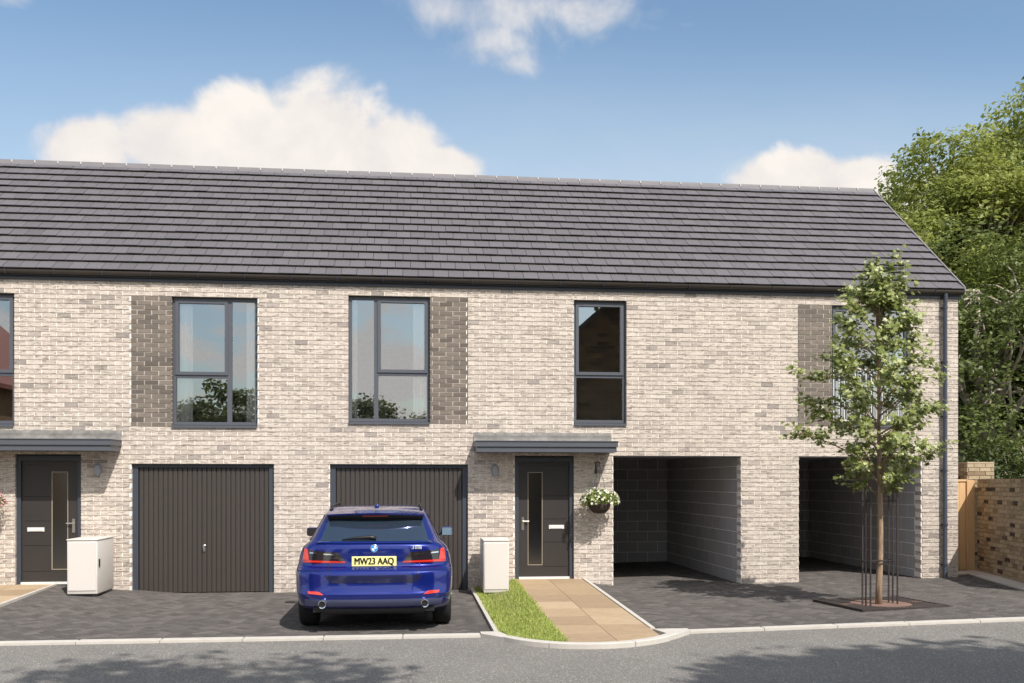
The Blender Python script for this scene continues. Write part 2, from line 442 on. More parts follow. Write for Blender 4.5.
# inner shell: first floor slab, ceilings, carport and garage linings
mb = MB()
mb.box(XL+.2, XR-.2, .2, DEP-.2, 2.30, 2.55)
mb.build('floor_slab', M['render'], bld)
mb = MB(); mb.box(XL+.2, XR-.2, .2, DEP-.2, 5.00, 5.08); mb.build('ceiling', M['render'], bld)
for q in ((3.20, 3.25, .2, 4.9), (-4.62, -4.475, .2, 5.5), (.93, 1.08, .2, 5.5)):
    mb = MB(); mb.box(*q, -.2, 2.30); mb.build('partition', M['render'], bld)
bl = dict(L=.45, Hc=.2275, j=.010, rec=.003, jit=.0006)
def cp_top(): return 2.30
for (xa, xb) in ((3.388, 5.612), (6.646, 8.865)):
    mb = MB()
    lay(mb, lambda z: [(xa, xb)], 2.30, -.2, depth=.12, xf=lambda a, d, z: (a, 4.75 + d, z), **bl)                 # back
    lay(mb, lambda z: [(.203, 4.75)], 2.30, -.2, depth=.12, xf=lambda a, d, z: (xb + .004 + d, a, z), **bl)          # right side
    lay(mb, lambda z: [(.203, 4.75)], 2.30, -.2, depth=.12, xf=lambda a, d, z: (xa - .004 - d, a, z), **bl)          # left side
    mb.build('carport_lining', [M['block'], M['block_mortar']], bld)
for (a, b, z) in ((-4.475,-2.235,2.09), (-1.336,.926,2.09), (-6.254,-5.251,2.24), (1.713,2.712,2.24), (3.388,5.612,2.24), (6.646,8.865,2.24)):
    mb = MB(); mb.box(a+.002, b-.002, .004, .19, z-.022 if z > 2.2 else z-.006, z)
    mb.build('lintel_shadow_line', M['black'], bld)  # black lintel strip, also painting in the shadow line at the opening head

# ---- roof
mb = MB()
eY, eZ = -.095, 5.155
sl = math.hypot(YR - eY, ZR - eZ); uy, uz = (YR-eY)/sl, (ZR-eZ)/sl
nrm = (-uz, uy)      # outward normal (y,z) of the front slope
ROWS = 15; gauge = sl / ROWS; tw = .25
def slope_tiles(flip):
    for r in range(ROWS):
        s0, s1 = r*gauge - .02, (r+1)*gauge + .035
        x = XL - .05 - (tw/2 if r % 2 else 0)
        while x < XR + .05:
            xa, xb = max(x + .0035, XL - .05), min(x + tw - .0035, XR + .05)
            x += tw
            if xb - xa < .02: continue
            h0 = .048 + random.uniform(-.003, .003); h1 = .004
            dv = random.uniform(-.004, .004); tk = .014
            def P(X, s, h):
                y = eY + uy*s + nrm[0]*h; z = eZ + uz*s + nrm[1]*h
                return (X, y if not flip else 2*YR - y, z)
            V = [P(xa, s0+dv, h0), P(xb, s0+dv, h0), P(xb, s1, h1), P(xa, s1, h1), P(xa, s0+dv, h0-tk), P(xb, s0+dv, h0-tk), P(xb, s1, h1-.01), P(xa, s1, h1-.01)]
            F = [(0,1,2,3), (4,5,1,0), (5,6,2,1), (7,4,0,3)]
            if flip: F = [tuple(reversed(f)) for f in F]
            mb.mesh(V, F, 0, random.random())
slope_tiles(False); slope_tiles(True)
# underlay body
prof = [(eY+.01, eZ-.03), (YR, ZR-.02), (2*YR-eY-.01, eZ-.03), (2*YR-eY-.01, eZ-.09), (YR, ZR-.10), (eY+.01, eZ-.09)]
n = len(prof); V = [(XL-.04, y, z) for y, z in prof] + [(XR+.04, y, z) for y, z in prof]
F = [(i, i+n, (i+1) % n + n, (i+1) % n) for i in range(n)] + [(0,1,4,5), (1,2,3,4), (11,10,7,6), (10,9,8,7)]
mb.mesh(V, F, 1)
roof = mb.build('roof', [M['tile'], M['deck']], bld)
mb = MB(); unions = []
x = XL - .06; sw = .125
while x < XR + .06:
    xb = min(x + .42, XR + .065)
    pr = [(YR-sw, ZR-.072), (YR-sw*.45, ZR+.005), (YR-.03, ZR+.045), (YR+.03, ZR+.045), (YR+sw*.45, ZR+.005), (YR+sw, ZR-.072)]
    dz = random.uniform(-.002, .002)
    V = [(x+.004, y, z+dz) for y, z in pr] + [(xb-.004, y, z+dz) for y, z in pr]
    mb.mesh(V, [(i, i+6, i+7, i+1) for i in range(5)] + [(5,4,3,2,1,0), (6,7,8,9,10,11)], 0)
    for s in (0,):
        mc = MB(); mc.box(xb-.009, xb+.009, YR-sw*.70, YR-sw*.36, ZR-.02, ZR+.026); unions.append(mc)
    x += .42
rd = mb.build('ridge', M['ridge'], roof)
for mc in unions: mc.build('ridge_union', M['clip'], roof)
for X0, X1 in ((XR+.052, XR+.078), (XL-.078, XL-.052)):
    pr = [(eY-.02, eZ+.05), (YR, ZR+.052), (2*YR-eY+.02, eZ+.05), (2*YR-eY+.02, eZ-.08), (YR, ZR-.08), (eY-.02, eZ-.08)]
    mb = MB(); V = [(X0, y, z) for y, z in pr] + [(X1, y, z) for y, z in pr]
    mb.mesh(V, [(i, i+6, (i+1) % 6+6, (i+1) % 6) for i in range(6)] + [(0,1,4,5), (1,2,3,4), (11,10,7,6), (10,9,8,7)], 0)
    mb.build('verge', M['verge'], roof, fix=True)
mb = MB()
mb.box(XL-.04, XR+.045, -.032, -.008, 5.015, 5.16)
mb.build('fascia', M['fascia'], bld)
mb = MB(); mb.box(XL-.04, XR+.045, DEP+.012, DEP+.055, 5.015, 5.15)
mb.build('fascia', M['fascia'], bld)
# gutter: half-round trough with lips
mb = MB(); GY, GZ = -.080, 5.150
pr = []
for k in range(11):
    a = math.pi * k / 10; pr.append((GY + .046*math.cos(a), GZ - .066*math.sin(a)))
pr2 = [(y*1.0, z) for y, z in pr]
inner = [(GY + (y-GY)*.9, GZ + (z-GZ)*.9) for y, z in pr]
loop = pr2 + inner[::-1]; n = len(loop)
V = [(XL-.05, y, z) for y, z in loop] + [(XR+.06, y, z) for y, z in loop]
mb.mesh(V, [(i, i+n, (i+1) % n+n, (i+1) % n) for i in range(n)] + [(i, i+1, n-2-i, n-1-i) for i in range(10)] + [(n+n-1-i, n+n-2-i, n+i+1, n+i) for i in range(10)], 0)
gut = mb.build('gutter', M['gutter'], bld, fix=True)
x = -9.3
while x < XR:
    mb = MB()
    pts = [(x, GY + .051*math.cos(math.pi*(1+k/8)), GZ + .071*math.sin(math.pi*(1+k/8))) for k in range(9)]
    mb.tube(pts, .011, 6); x += .735
    mb.build('gutter_bracket', M['pipe'], gut)
mb = MB()
gx = 9.272
mb.tube([(gx,GY,5.09), (gx,GY,4.99), (gx,-.075,4.93), (gx,-.070,4.85), (gx,-.070,.16), (gx,-.10,.10)], .036, 12)
for z in (4.85, 3.9, 2.95, 2.0, 1.05, .35):
    mb.lathe([(.042, z-.02), (.042, z+.02)], c=(gx,-.07,0), n=12); mb.box(gx-.05, gx+.05, -.034, .002, z-.012, z+.012)
mb.build('downpipe', M['pipe'], bld, smooth=False, angle=40)

# ---- windows
def bars(mb, x0, x1, z0, z1, w, y0, y1, wb=None, wt=None):
    wb = wb or w; wt = wt or w
    mb.box(x0, x0+w, y0, y1, z0, z1); mb.box(x1-w, x1, y0, y1, z0, z1)
    mb.box(x0+w, x1-w, y0, y1, z0, z0+wb); mb.box(x0+w, x1-w, y0, y1, z1-wt, z1)
def curtain_mesh(x0, x1, z0, z1, y):
    mb = MB(); n = max(8, int((x1-x0)/.012)); V = []
    for i in range(n+1):
        t = i/n; X = x0 + (x1-x0)*t
        V += [(X, y + .018*math.sin(t*(x1-x0)*62), z0), (X, y + .018*math.sin(t*(x1-x0)*62+.3), z1)]
    mb.mesh(V, [(2*i, 2*i+2, 2*i+3, 2*i+1) for i in range(n)]); return mb
def window(x0, x1, z0, z1, kind, curtains=(), railing=False):
    f = MB(); fw = .05; y0, y1 = .075, .14
    x0 += .004; x1 -= .004; z1 -= .004; zs = z0 + .035
    bars(f, x0, x1, zs, z1, fw, y0, y1)
    zt = z1 - (z1 - z0)*.605
    if kind == 'S': cols = [(x0+fw, x1-fw, True)]
    else:
        W = x1 - x0; xm = x0 + W*.665 if kind == 'L' else x1 - W*.665
        f.box(xm-.036, xm+.036, y0, y1, zs+fw, z1-fw)
        cols = [(x0+fw, xm-.036, kind == 'L'), (xm+.036, x1-fw, kind != 'L')]
    for a, b, wide in cols:
        if wide: f.box(a, b, y0+.001, y1, zt-.03, zt+.03)
    w = f.build('window', M['metal_grey'], bld)
    for a, b, wide in cols:
        if wide:
            s = MB(); bars(s, a-.012, b+.012, zt+.018, z1-fw+.012, .052, y0-.018, y1-.02)
            so = s.build('sash', M['metal_grey'], w)
            p = MB(); p.face([(a+.036,.098,zt+.066), (b-.036,.098,zt+.066), (b-.036,.098,z1-fw-.036), (a+.036,.098,z1-fw-.036)]); p.build('pane', M['glass'], w)
            p = MB(); p.face([(a-.004,.106,zs+fw-.004), (b+.004,.106,zs+fw-.004), (b+.004,.106,zt-.026), (a-.004,.106,zt-.026)]); p.build('pane', M['glass'], w)
        else:
            p = MB(); p.face([(a-.004,.106,zs+fw-.004), (b+.004,.106,zs+fw-.004), (b+.004,.106,z1-fw+.004), (a-.004,.106,z1-fw+.004)]); p.build('pane', M['glass'], w)
    s = MB(); s.box(x0, x1, -.028, .12, z0+.004, z0+.024); s.box(x0, x1, -.030, -.018, z0-.016, z0+.0035)
    s.build('sill', M['metal_grey'], w)
    for (a, b) in curtains:
        curtain_mesh(a, b, zs+.02, z1-.04, .175).build('curtain', M['curtain'], w, smooth=True)
    if railing:
        r = MB(); za, zb = zs+.06, zs+.98
        r.box(x0+.02, x1-.02, .012, .042, zb-.03, zb); r.box(x0+.02, x1-.02, .012, .042, za, za+.03)
        x = x0+.03
        while x < x1-.03:
            r.box(x, x+.014, .018, .036, za+.03, zb-.03); x += .098
        r.build('railing', M['pale_metal'], w)
    return w
window(*openings[0], 'S')
window(*openings[1], 'L', [(-3.80,-3.56), (-2.70,-2.52)])
window(*openings[2], 'R', [(-1.01,-.90), (.02,.28)])
window(*openings[3], 'S')
window(*openings[4], 'L', [(7.27,7.40), (8.5,8.64)], railing=True)

# ---- garage doors
def garage(x0, x1):
    zt = 2.084; fw = .088
    g = MB()
    g.box(x0+.004, x0+fw, .06, .16, -.05, zt); g.box(x1-fw, x1-.004, .06, .16, -.05, zt)
    g.box(x0+fw, x1-fw, .06, .16, zt-.05, zt)
    fr = g.build('garage_door', M['fascia'], bld)
    a, b = x0+fw+.004, x1-fw-.004
    z0, z1 = gz((a+b)/2, 0)+.012, zt-.054
    n = 27; p = (b-a)/n; pf = []
    for i in range(n):
        x = a + i*p
        pf += [(x+.004, .105), (x+.010, .088), (x+p-.010, .088), (x+p-.004, .105)]
    d = MB()
    V = [(x, y, z0) for x, y in pf] + [(x, y, z1) for x, y in pf]; m_ = len(pf)
    d.mesh(V, [(i, i+1, i+1+m_, i+m_) for i in range(m_-1)])
    d.box(a, b, .112, .13, z0, z1)
    lf = d.build('leaf', M['garage'], fr)
    h = MB(); cx = (a+b)/2
    h.lathe([(.026, .092), (.026, .080), (.018, .074)], 'y', (cx, 0, .76), 16)
    h.bevbox(cx-.016, cx+.016, .052, .076, .69, .775, .006); h.bevbox(cx-.02, cx+.02, .078, .0878, .67, .72, .004)
    h.build('handle', M['steel'], fr)
garage(-4.475, -2.235); garage(-1.336, .926)

# ---- front doors
def front_door(x0, x1, glaze):            # glaze: 'L' glazed strip on the left, 'R' on the right
    zb, zt = .165, 2.214; fw = .068
    f = MB()
    f.box(x0+.003, x0+fw, .05, .15, zb, zt); f.box(x1-fw, x1-.003, .05, .15, zb, zt); f.box(x0+fw, x1-fw, .05, .15, zt-.075, zt)
    d = f.build('front_door', M['fascia'], bld)
    a, b = x0+fw+.004, x1-fw-.004; z0, z1 = zb+.045, zt-.079; W = b-a
    mir = (lambda t: a + t*W) if glaze == 'L' else (lambda t: b - t*W)
    def bx(mb, t0, t1, y0, y1, za, zc, **k):
        p, q = sorted((mir(t0), mir(t1))); mb.box(p, q, y0, y1, za, zc, **k)
    l = MB(); l.box(a, b, .105, .14, z0, z1)
    gz0, gz1 = z0+.19, z1-.17
    bx(l, 0, .175, .088, .104, z0, z1); bx(l, .475, 1, .088, .104, z0, z0+.16)
    bx(l, .175, .475, .088, .104, z0, gz0-.002); bx(l, .175, .475, .088, .104, gz1+.002, z1)
    hs = [z0+.166, z0+.58, z0+.97, z0+1.36, z1-.06]
    for p, q in zip(hs[:-1], hs[1:]): bx(l, .475, .955, .088, .104, p, q-.007)
    bx(l, .955, 1, .088, .104, z0+.16, z1); bx(l, .475, .955, .088, .104, z1-.06, z1)
    lf = l.build('leaf', M['door'], d)
    t = MB(); p, q = sorted((mir(.18), mir(.47))); bars(t, p, q, gz0, gz1, .008, .080, .104)
    t.build('glazing_trim', M['trim'], d)
    g = MB(); g.box(p+.010, q-.010, .092, .098, gz0+.010, gz1-.010); g.build('pane', M['door_glass'], d)
    k = MB(); bx(k, .60, .90, .074, .0875, z0+.80, z0+.865); bx(k, .63, .87, .068, .0738, z0+.81, z0+.845)
    k.build('letterbox', M['pale_metal'], d)
    h = MB(); bx(h, .055, .105, .078, .0875, z0+.78, z0+1.0)
    hx0, hx1 = mir(.08), mir(.20)
    h.tube([(hx0,.086,z0+.93), (hx0,.045,z0+.93), (hx1,.042,z0+.93)], .010, 8)
    h.build('handle', M['steel'], d)
    s = MB(); s.box(a-.002, b+.002, .035, .14, zb+.004, zb+.040); s.build('threshold', M['pale_metal'], d)
front_door(-6.254, -5.251, 'R'); front_door(1.713, 2.712, 'L')

# ---- canopies over the doors
def canopy(x0, x1):
    c = MB(); pj = .55
    c.box(x0, x1, -pj, -.003, 2.372, 2.455)
    c.box(x0+.018, x1-.018, -pj+.022, -.003, 2.285, 2.3715)
    c.box(x0-.008, x1+.008, -pj-.012, -.003, 2.4555, 2.468)
    o = c.build('canopy', M['metal_grey'], bld)
    f = MB(); n = 40; V = []
    for i in range(n+1):
        X = x0 + .0 + (x1-x0)*i/n; w = random.uniform(-.006, .006); e = random.uniform(-.008, .008)
        V += [(X, -.07+w, 2.470), (X, -.020+w*.6, 2.50), (X, -.014+w*.4, 2.56), (X, -.010, 2.628+e), (X, .012, 2.628+e)]
    f.mesh(V, [(5*i+k, 5*i+5+k, 5*i+6+k, 5*i+1+k) for i in range(n) for k in range(4)])
    f.build('flashing', M['lead'], o, smooth=True)
canopy(1.02, 3.345); canopy(-6.95, -4.625)
for lx in (-4.99, 1.377):
    l = MB(); l.lathe([(.066, -.002), (.066, -.035), (.052, -.062), (.02, -.072)], 'y', (lx, 0, 1.99), 28, sx=.92, sy=1.55)
    l.build('wall_light', M['light_grey'], bld, angle=35)

# ================================================================== GROUND
def sheet(name, x0, x1, y0, y1, z, mat, xs=(), zf=None):
    m_ = MB(); X = sorted({x0, x1, *[x for x in xs if x0 < x < x1]})
    for a, b in zip(X[:-1], X[1:]):
        zz = zf or (lambda x: z)
        m_.face([(a,y0,zz(a)), (b,y0,zz(b)), (b,y1,zz(b)), (a,y1,zz(a))])
    return struct(m_.build(name, mat))
sheet('ground', -300, 300, -300, 300, -.09, M['soil'])
sheet('road', -90, 90, -13.5, -4.60, 0, M['asphalt'], (3.2, 11.2), lambda x: .02*clamp(x-3.2, 0, 8) - .012)
sheet('pavement', -90, 90, -16.6, -13.5, 0, M['asphalt'], (3.2, 11.2), lambda x: .02*clamp(x-3.2, 0, 8) + .06)

# herringbone block paving at 45 degrees, one driveway per side
def driveway(name, regions):
    m_ = MB(); w = .1; c45 = math.cos(R(45)); seen = []
    for (x0, x1, y0, y1) in regions:
        nx = 6; ny = 6
        for i in range(nx):
            for j in range(ny):
                xa, xb = x0+(x1-x0)*i/nx, x0+(x1-x0)*(i+1)/nx; ya, yb = y0+(y1-y0)*j/ny, y0+(y1-y0)*(j+1)/ny
                q0, q1 = .02*clamp(xa-3.2,0,8)-.010, .02*clamp(xb-3.2,0,8)-.010; m_.face([(xa,ya,q0), (xb,ya,q1), (xb,yb,q1), (xa,yb,q0)], 1)
        N = int(max(abs(x0), abs(x1), abs(y0), abs(y1)) / w * 1.5) + 6
        for i in range(-N, N):
            for j in range(-N, N):
                s = (i - j) % 4
                if s == 0: q = (i, i+2, j, j+1)
                elif s == 3: q = (i, i+1, j, j+2)
                else: continue
                g = .0030 / w; ch = .006 / w
                rc = [(q[0]+g, q[2]+g), (q[1]-g, q[2]+g), (q[1]-g, q[3]-g), (q[0]+g, q[3]-g)]
                ri = [(q[0]+g+ch, q[2]+g+ch), (q[1]-g-ch, q[2]+g+ch), (q[1]-g-ch, q[3]-g-ch), (q[0]+g+ch, q[3]-g-ch)]
                W = lambda p: ((p[0]*c45 - p[1]*c45)*w, (p[0]*c45 + p[1]*c45)*w)
                pts = [W(p) for p in rc]
                if max(p[0] for p in pts) < x0 or min(p[0] for p in pts) > x1 or max(p[1] for p in pts) < y0 or min(p[1] for p in pts) > y1: continue
                dz = random.uniform(-.0014, .0014)
                cl = lambda p: (clamp(p[0], x0, x1), clamp(p[1], y0, y1))
                o_ = [cl(p) for p in pts]; n_ = [cl(W(p)) for p in ri]
                V = [(p[0], p[1], gz(*p) - .006 + dz) for p in o_] + [(p[0], p[1], gz(*p) + dz) for p in n_]
                m_.mesh(V, [(4,5,6,7), (0,1,5,4), (1,2,6,5), (2,3,7,6), (3,0,4,7)], 0, random.random())
    return struct(m_.build(name, [M['paver'], M['joint']]))
driveway('driveway', [(-5.62, .97, -4.66, .09)])
driveway('driveway', [(2.89, 10.6, -4.66, .0), (3.388, 5.612, .0, 4.75), (6.646, 8.865, .0, 4.75), (9.56, 10.6, .0, 1.0)])

# kerbs
def kerb_run(m_, pts, w, h, seg=.915, gap=.004, zoff=.022):
    """butted kerb stones along a polyline of (x,y); w to the left of travel"""
    for (p, q) in zip(pts[:-1], pts[1:]):
        p, q = Vector(p), Vector(q); L = (q-p).length; d = (q-p)/L; nn = Vector((-d.y, d.x)); k = max(1, round(L/seg))
        for i in range(k):
            a, b = p + d*(L*i/k + gap), p + d*(L*(i+1)/k - gap)
            jz = random.uniform(-.0015, .0015)
            zt = lambda v: .02*clamp(v.x-3.2, 0, 8) + zoff + jz
            A, B, C, D_ = a, b, b + nn*w, a + nn*w
            bv = .010; cc = (A+B+C+D_)/4
            I = [v + (cc - v).normalized()*bv*1.4 for v in (A, B, C, D_)]
            V = [(v.x, v.y, zt(v)-h) for v in (A,B,C,D_)] + [(v.x, v.y, zt(v)-bv*.7) for v in (A,B,C,D_)] + [(v.x, v.y, zt(v)) for v in I]
            F = [(0,1,5,4),(1,2,6,5),(2,3,7,6),(3,0,4,7),(4,5,9,8),(5,6,10,9),(6,7,11,10),(7,4,8,11),(8,9,10,11)]
            m_.mesh(V, F, 0, random.random())
m_ = MB()
kerb_run(m_, [(-30, -4.74), (.80, -4.74)], .13, .12)
kerb_run(m_, [(3.30, -4.74), (40, -4.74)], .13, .12)
nose = [(.80,-4.74), (1.02,-5.02), (1.20,-5.30), (1.52,-5.55), (1.95,-5.66), (2.40,-5.58), (2.80,-5.34), (3.06,-5.03), (3.30,-4.74)]
def smooth_poly(P, it=2):
    for _ in range(it):
        Q = [P[0]]
        for a, b in zip(P[:-1], P[1:]):
            Q += [(a[0]*.75+b[0]*.25, a[1]*.75+b[1]*.25), (a[0]*.25+b[0]*.75, a[1]*.25+b[1]*.75)]
        P = Q + [P[-1]]
    return P
nose_s = smooth_poly(nose[1:-1], 2)
# nose kerb: a few long curved stones
def curved(m_, pts, w, zt, h, stones):
    n = len(pts); per = max(1, (n-1)//stones)
    nr = []
    for i in range(n):
        a, b = Vector(pts[max(0, i-1)]), Vector(pts[min(n-1, i+1)]); d = (b-a).normalized(); nr.append(Vector((-d.y, d.x)))
    i = 0
    while i < n-1:
        j = min(n-1, i+per)
        if n-1-j < per*.5: j = n-1
        idx = list(range(i, j+1)); V = []
        for t, k in enumerate(idx):
            p = Vector(pts[k])
            if k == i: p = p + (Vector(pts[k+1])-p).normalized()*.004
            if k == j: p = p + (Vector(pts[k-1])-p).normalized()*.004
            o, inn = p, p + nr[k]*w
            V += [(o.x,o.y,zt-h), (o.x,o.y,zt-.008), (o.x+nr[k].x*.012,o.y+nr[k].y*.012,zt), (inn.x,inn.y,zt), (inn.x,inn.y,zt-h)]
        F = [(5*t+q, 5*t+5+q, 5*t+6+q, 5*t+1+q) for t in range(len(idx)-1) for q in range(4)]
        e = 5*(len(idx)-1); F += [(4,3,2,1,0), (e,e+1,e+2,e+3,e+4)]
        m_.mesh(V, F, 0, random.random()); i = j
curved(m_, nose_s, .105, .048, .12, 3)
# angled corner stones
for P in ([(.80,-4.745),(1.03,-5.04),(1.11,-4.95),(1.02,-4.60),(.80,-4.60)], [(3.30,-4.745),(3.30,-4.60),(2.88,-4.60),(2.96,-4.97),(3.05,-5.05)]):
    z = .036; n = len(P)
    m_.mesh([(x,y,z) for x,y in P] + [(x,y,-.06) for x,y in P], [tuple(range(n))] + [(i, i+n, (i+1) % n+n, (i+1) % n) for i in range(n)], 0)
struct(m_.build('kerb', M['kerb'], fix=True))
# slim edging beside the paths and the lawn
def edging(m_, x, w, y0, y1, pz=pz):
    n = 6
    for i in range(n):
        a, b = y0+(y1-y0)*i/n+.002, y0+(y1-y0)*(i+1)/n-.002
        V = [(x,a,-.06),(x+w,a,-.06),(x+w,b,-.06),(x,b,-.06),(x,a,pz(a)+.012),(x+w,a,pz(a)+.012),(x+w,b,pz(b)+.012),(x,b,pz(b)+.012)]
        m_.mesh(V, [(4,5,6,7),(0,1,5,4),(1,2,6,5),(2,3,7,6),(3,0,4,7)])
m_ = MB(); edging(m_, .962, .05, -4.60, -.003, lambda y: .03); edging(m_, 2.853, .055, -4.60, -.003); edging(m_, -5.665, .05, -4.60, -.003)
struct(m_.build('edging', M['kerb']))
# flagged paths
def nose_y(x):
    for a, b in zip(nose_s[:-1], nose_s[1:]):
        if a[0] <= x <= b[0]:
            t = (x-a[0])/(b[0]-a[0]); return a[1]+(b[1]-a[1])*t + .10
    return -5.0
def flags(name, cols, y1, y0, L, yfun):
    m_ = MB()
    for ci, (xa, xb) in enumerate(cols):
        y = y1
        while y > y0:
            yb, ya = y-.003, y-L+.003; y -= L; tv = random.random()
            xs = np.linspace(xa+.003, xb-.003, 5)
            lo = [max(ya, yfun(x)) for x in xs]
            if min(lo) >= yb-.01: continue
            lo = [min(v, yb-.002) for v in lo]
            top0 = [(x, v, pz(v)) for x, v in zip(xs, lo)]; top1 = [(x, yb, pz(yb)) for x in xs]
            V = top0 + top1 + [(p[0],p[1],p[2]-.06) for p in top0] + [(p[0],p[1],p[2]-.06) for p in top1]
            F = [(i,i+1,i+6,i+5) for i in range(4)] + [(10+i,11+i,i+1,i) for i in range(4)] + [(5+i,6+i,16+i,15+i) for i in range(4)] + [(0,5,15,10), (4,14,19,9)]
            m_.mesh(V, F, 0, tv)
    m_.face([(cols[0][0],y1,.03-.02+.13),(cols[-1][1],y1,.14),(cols[-1][1],-4.7,.005),(cols[0][0],-4.7,.005)][::-1], 1)
    return struct(m_.build(name, [M['flag'], M['joint']]))
flags('path', [(1.70, 2.276), (2.276, 2.850)], .05, -5.7, .62, nose_y)
flags('path', [(-8.0, -7.4), (-7.4, -6.82), (-6.82, -6.243), (-6.243, -5.668)], .05, -4.6, .62, lambda x: -4.6)
# lawn strip
xs0, xs1 = 1.014, 1.70
lz = lambda x, y: .018 + (pz(y)-.012-.018)*clamp((x-1.2)/.5)**1.5
m_ = MB()
ysn = np.linspace(-.01, -5.45, 24)
for a, b in zip(ysn[:-1], ysn[1:]):
    fx = lambda y: xs0 if y > -4.75 else xs0 + (abs(y)-4.75)*.72 + .05
    m_.face([(fx(b),b,lz(fx(b),b)),(xs1,b,lz(xs1,b)),(xs1,a,lz(xs1,a)),(fx(a),a,lz(fx(a),a))])
nb = 20000
bx_ = np.minimum(rng.uniform(xs0+.005, xs1+.012, nb) + np.where(rng.random(nb) < .12, rng.exponential(.02, nb), 0), xs1+.06); by_ = rng.uniform(-5.5, -.02, nb)
keep = np.array([y > nose_y(x)+.03 and (y > -4.7 or x > 1.09) for x, y in zip(bx_, by_)])
bx_, by_ = bx_[keep], by_[keep]; nb = len(bx_)
bz_ = np.array([lz(x, y)-.002 for x, y in zip(bx_, by_)]); hh = rng.uniform(.022, .06, nb); aa = rng.uniform(0, 2*np.pi, nb); wd = rng.uniform(.003, .006, nb)
lx, ly = rng.normal(0, .018, nb), rng.normal(0, .018, nb)
V = np.empty((nb, 4, 3))
V[:,0] = np.c_[bx_-np.cos(aa)*wd, by_-np.sin(aa)*wd, bz_]; V[:,1] = np.c_[bx_+np.cos(aa)*wd, by_+np.sin(aa)*wd, bz_]
V[:,2] = np.c_[bx_+np.cos(aa)*wd*.5+lx, by_+np.sin(aa)*wd*.5+ly, bz_+hh]; V[:,3] = np.c_[bx_-np.cos(aa)*wd*.5+lx*.9, by_-np.sin(aa)*wd*.5+ly*.9, bz_+hh]
g = np_mesh('grass', V.reshape(-1,3), 4, M['grass'])
struct(g, 'narrow strip of bright grass beside the sandstone path', 'grass', 'stuff')
struct(m_.build('lawn_soil', M['soil']))
# pale strip at the foot of the garden wall
gw0 = Vector((10.45, .86)); gd = Vector((-math.sin(R(13.9)), -math.cos(R(13.9)))); gn = Vector((-gd.y, gd.x)) * -1   # gn points left (towards the drive)
if gn.x > 0: gn = -gn
m_ = MB()
P0 = [Vector((9.57, .82)), Vector((10.42, .82)), gw0 + gd*3.6 + gn*.02, gw0 + gd*3.6 + gn*.34, gw0 + gd*.62 + gn*.36, Vector((9.57, .20))]
z = .02
m_.mesh([(p.x, p.y, gz(p.x, p.y)+z) for p in P0] + [(p.x, p.y, gz(p.x, p.y)-.05) for p in P0], [(0,5,4,1), (1,4,3,2)] + [(i, i+6, (i+1) % 6+6, (i+1) % 6) for i in range(6)])
struct(m_.build('edging', M['kerb'], fix=True))

# ================================================================== FENCE AND GARDEN WALL
fx = thing('timber_fence', 'orange timber board fence between the house end and the garden wall', 'fence', (10.0, .92, .13))
m_ = MB(); x = -.435
while x < .24:
    m_.box(x, x+.112, -.004+random.uniform(0,.004), .018, .03, 1.68, 0, random.random()); x += .1155
m_.build('board', M['wood'], fx)
m_ = MB(); m_.box(.27, .42, -.03, .07, 0, 1.70, 0, .6); m_.build('post', M['wood'], fx)
m_ = MB(); m_.box(-.44, .268, -.02, .04, 1.682, 1.72, 0, .8); m_.build('capping', M['wood'], fx)
for zr in (.3, 1.3):
    m_ = MB(); m_.box(-.44, .268, .02, .06, zr, zr+.08, 0, .3); m_.build('rail', M['wood'], fx)
gwt = thing('garden_wall', 'brown brick garden wall with square pier at the right edge', 'wall', (10.45, .86, .13))
m_ = MB(); o0 = Vector((10.45, .86, .13))
def gxf(a, d, z):
    p = gd*a - gn*d; return (p.x, p.y, z)
lay(m_, lambda z: [(0, 3.6)], 1.725, -.22, depth=.215, xf=gxf)
for k in range(33):
    a0, a1 = k*.11+.004, k*.11+.106
    P = [gxf(a0,-.004,1.726),gxf(a1,-.004,1.726),gxf(a1,.219,1.726),gxf(a0,.219,1.726),gxf(a0,-.004,1.79),gxf(a1,-.004,1.79),gxf(a1,.219,1.79),gxf(a0,.219,1.79)]
m_.mesh([gxf(a,d,z) for z in (1.66,1.732) for a,d in ((0.002,.006),(3.6,.006),(3.6,.209),(.002,.209))], [(4,5,6,7)], 1)
m_.build('wall', [M['brown_brick'], M['brown_mortar']], gwt, fix=False)
m_ = MB()
px0, px1, py0, py1 = -.13, .40, .10, .63
zt = 2.015
for (aa_, bb_, f_) in ((px0, px1, lambda a,d,z: (a, py0+d, z)), (px0, px1, lambda a,d,z: (a, py1-d, z)), (py0+.1, py1-.1, lambda a,d,z: (px0+d, a, z)), (py0+.1, py1-.1, lambda a,d,z: (px1-d, a, z))):
    lay(m_, lambda z: [(aa_, bb_)], zt, -.22, depth=.1, xf=f_)
m_.box(px0-.0, px1+.0, py0, py1, zt+.001, zt+.03, 1)
m_.build('pier', [M['brown_brick'], M['brown_mortar']], gwt)

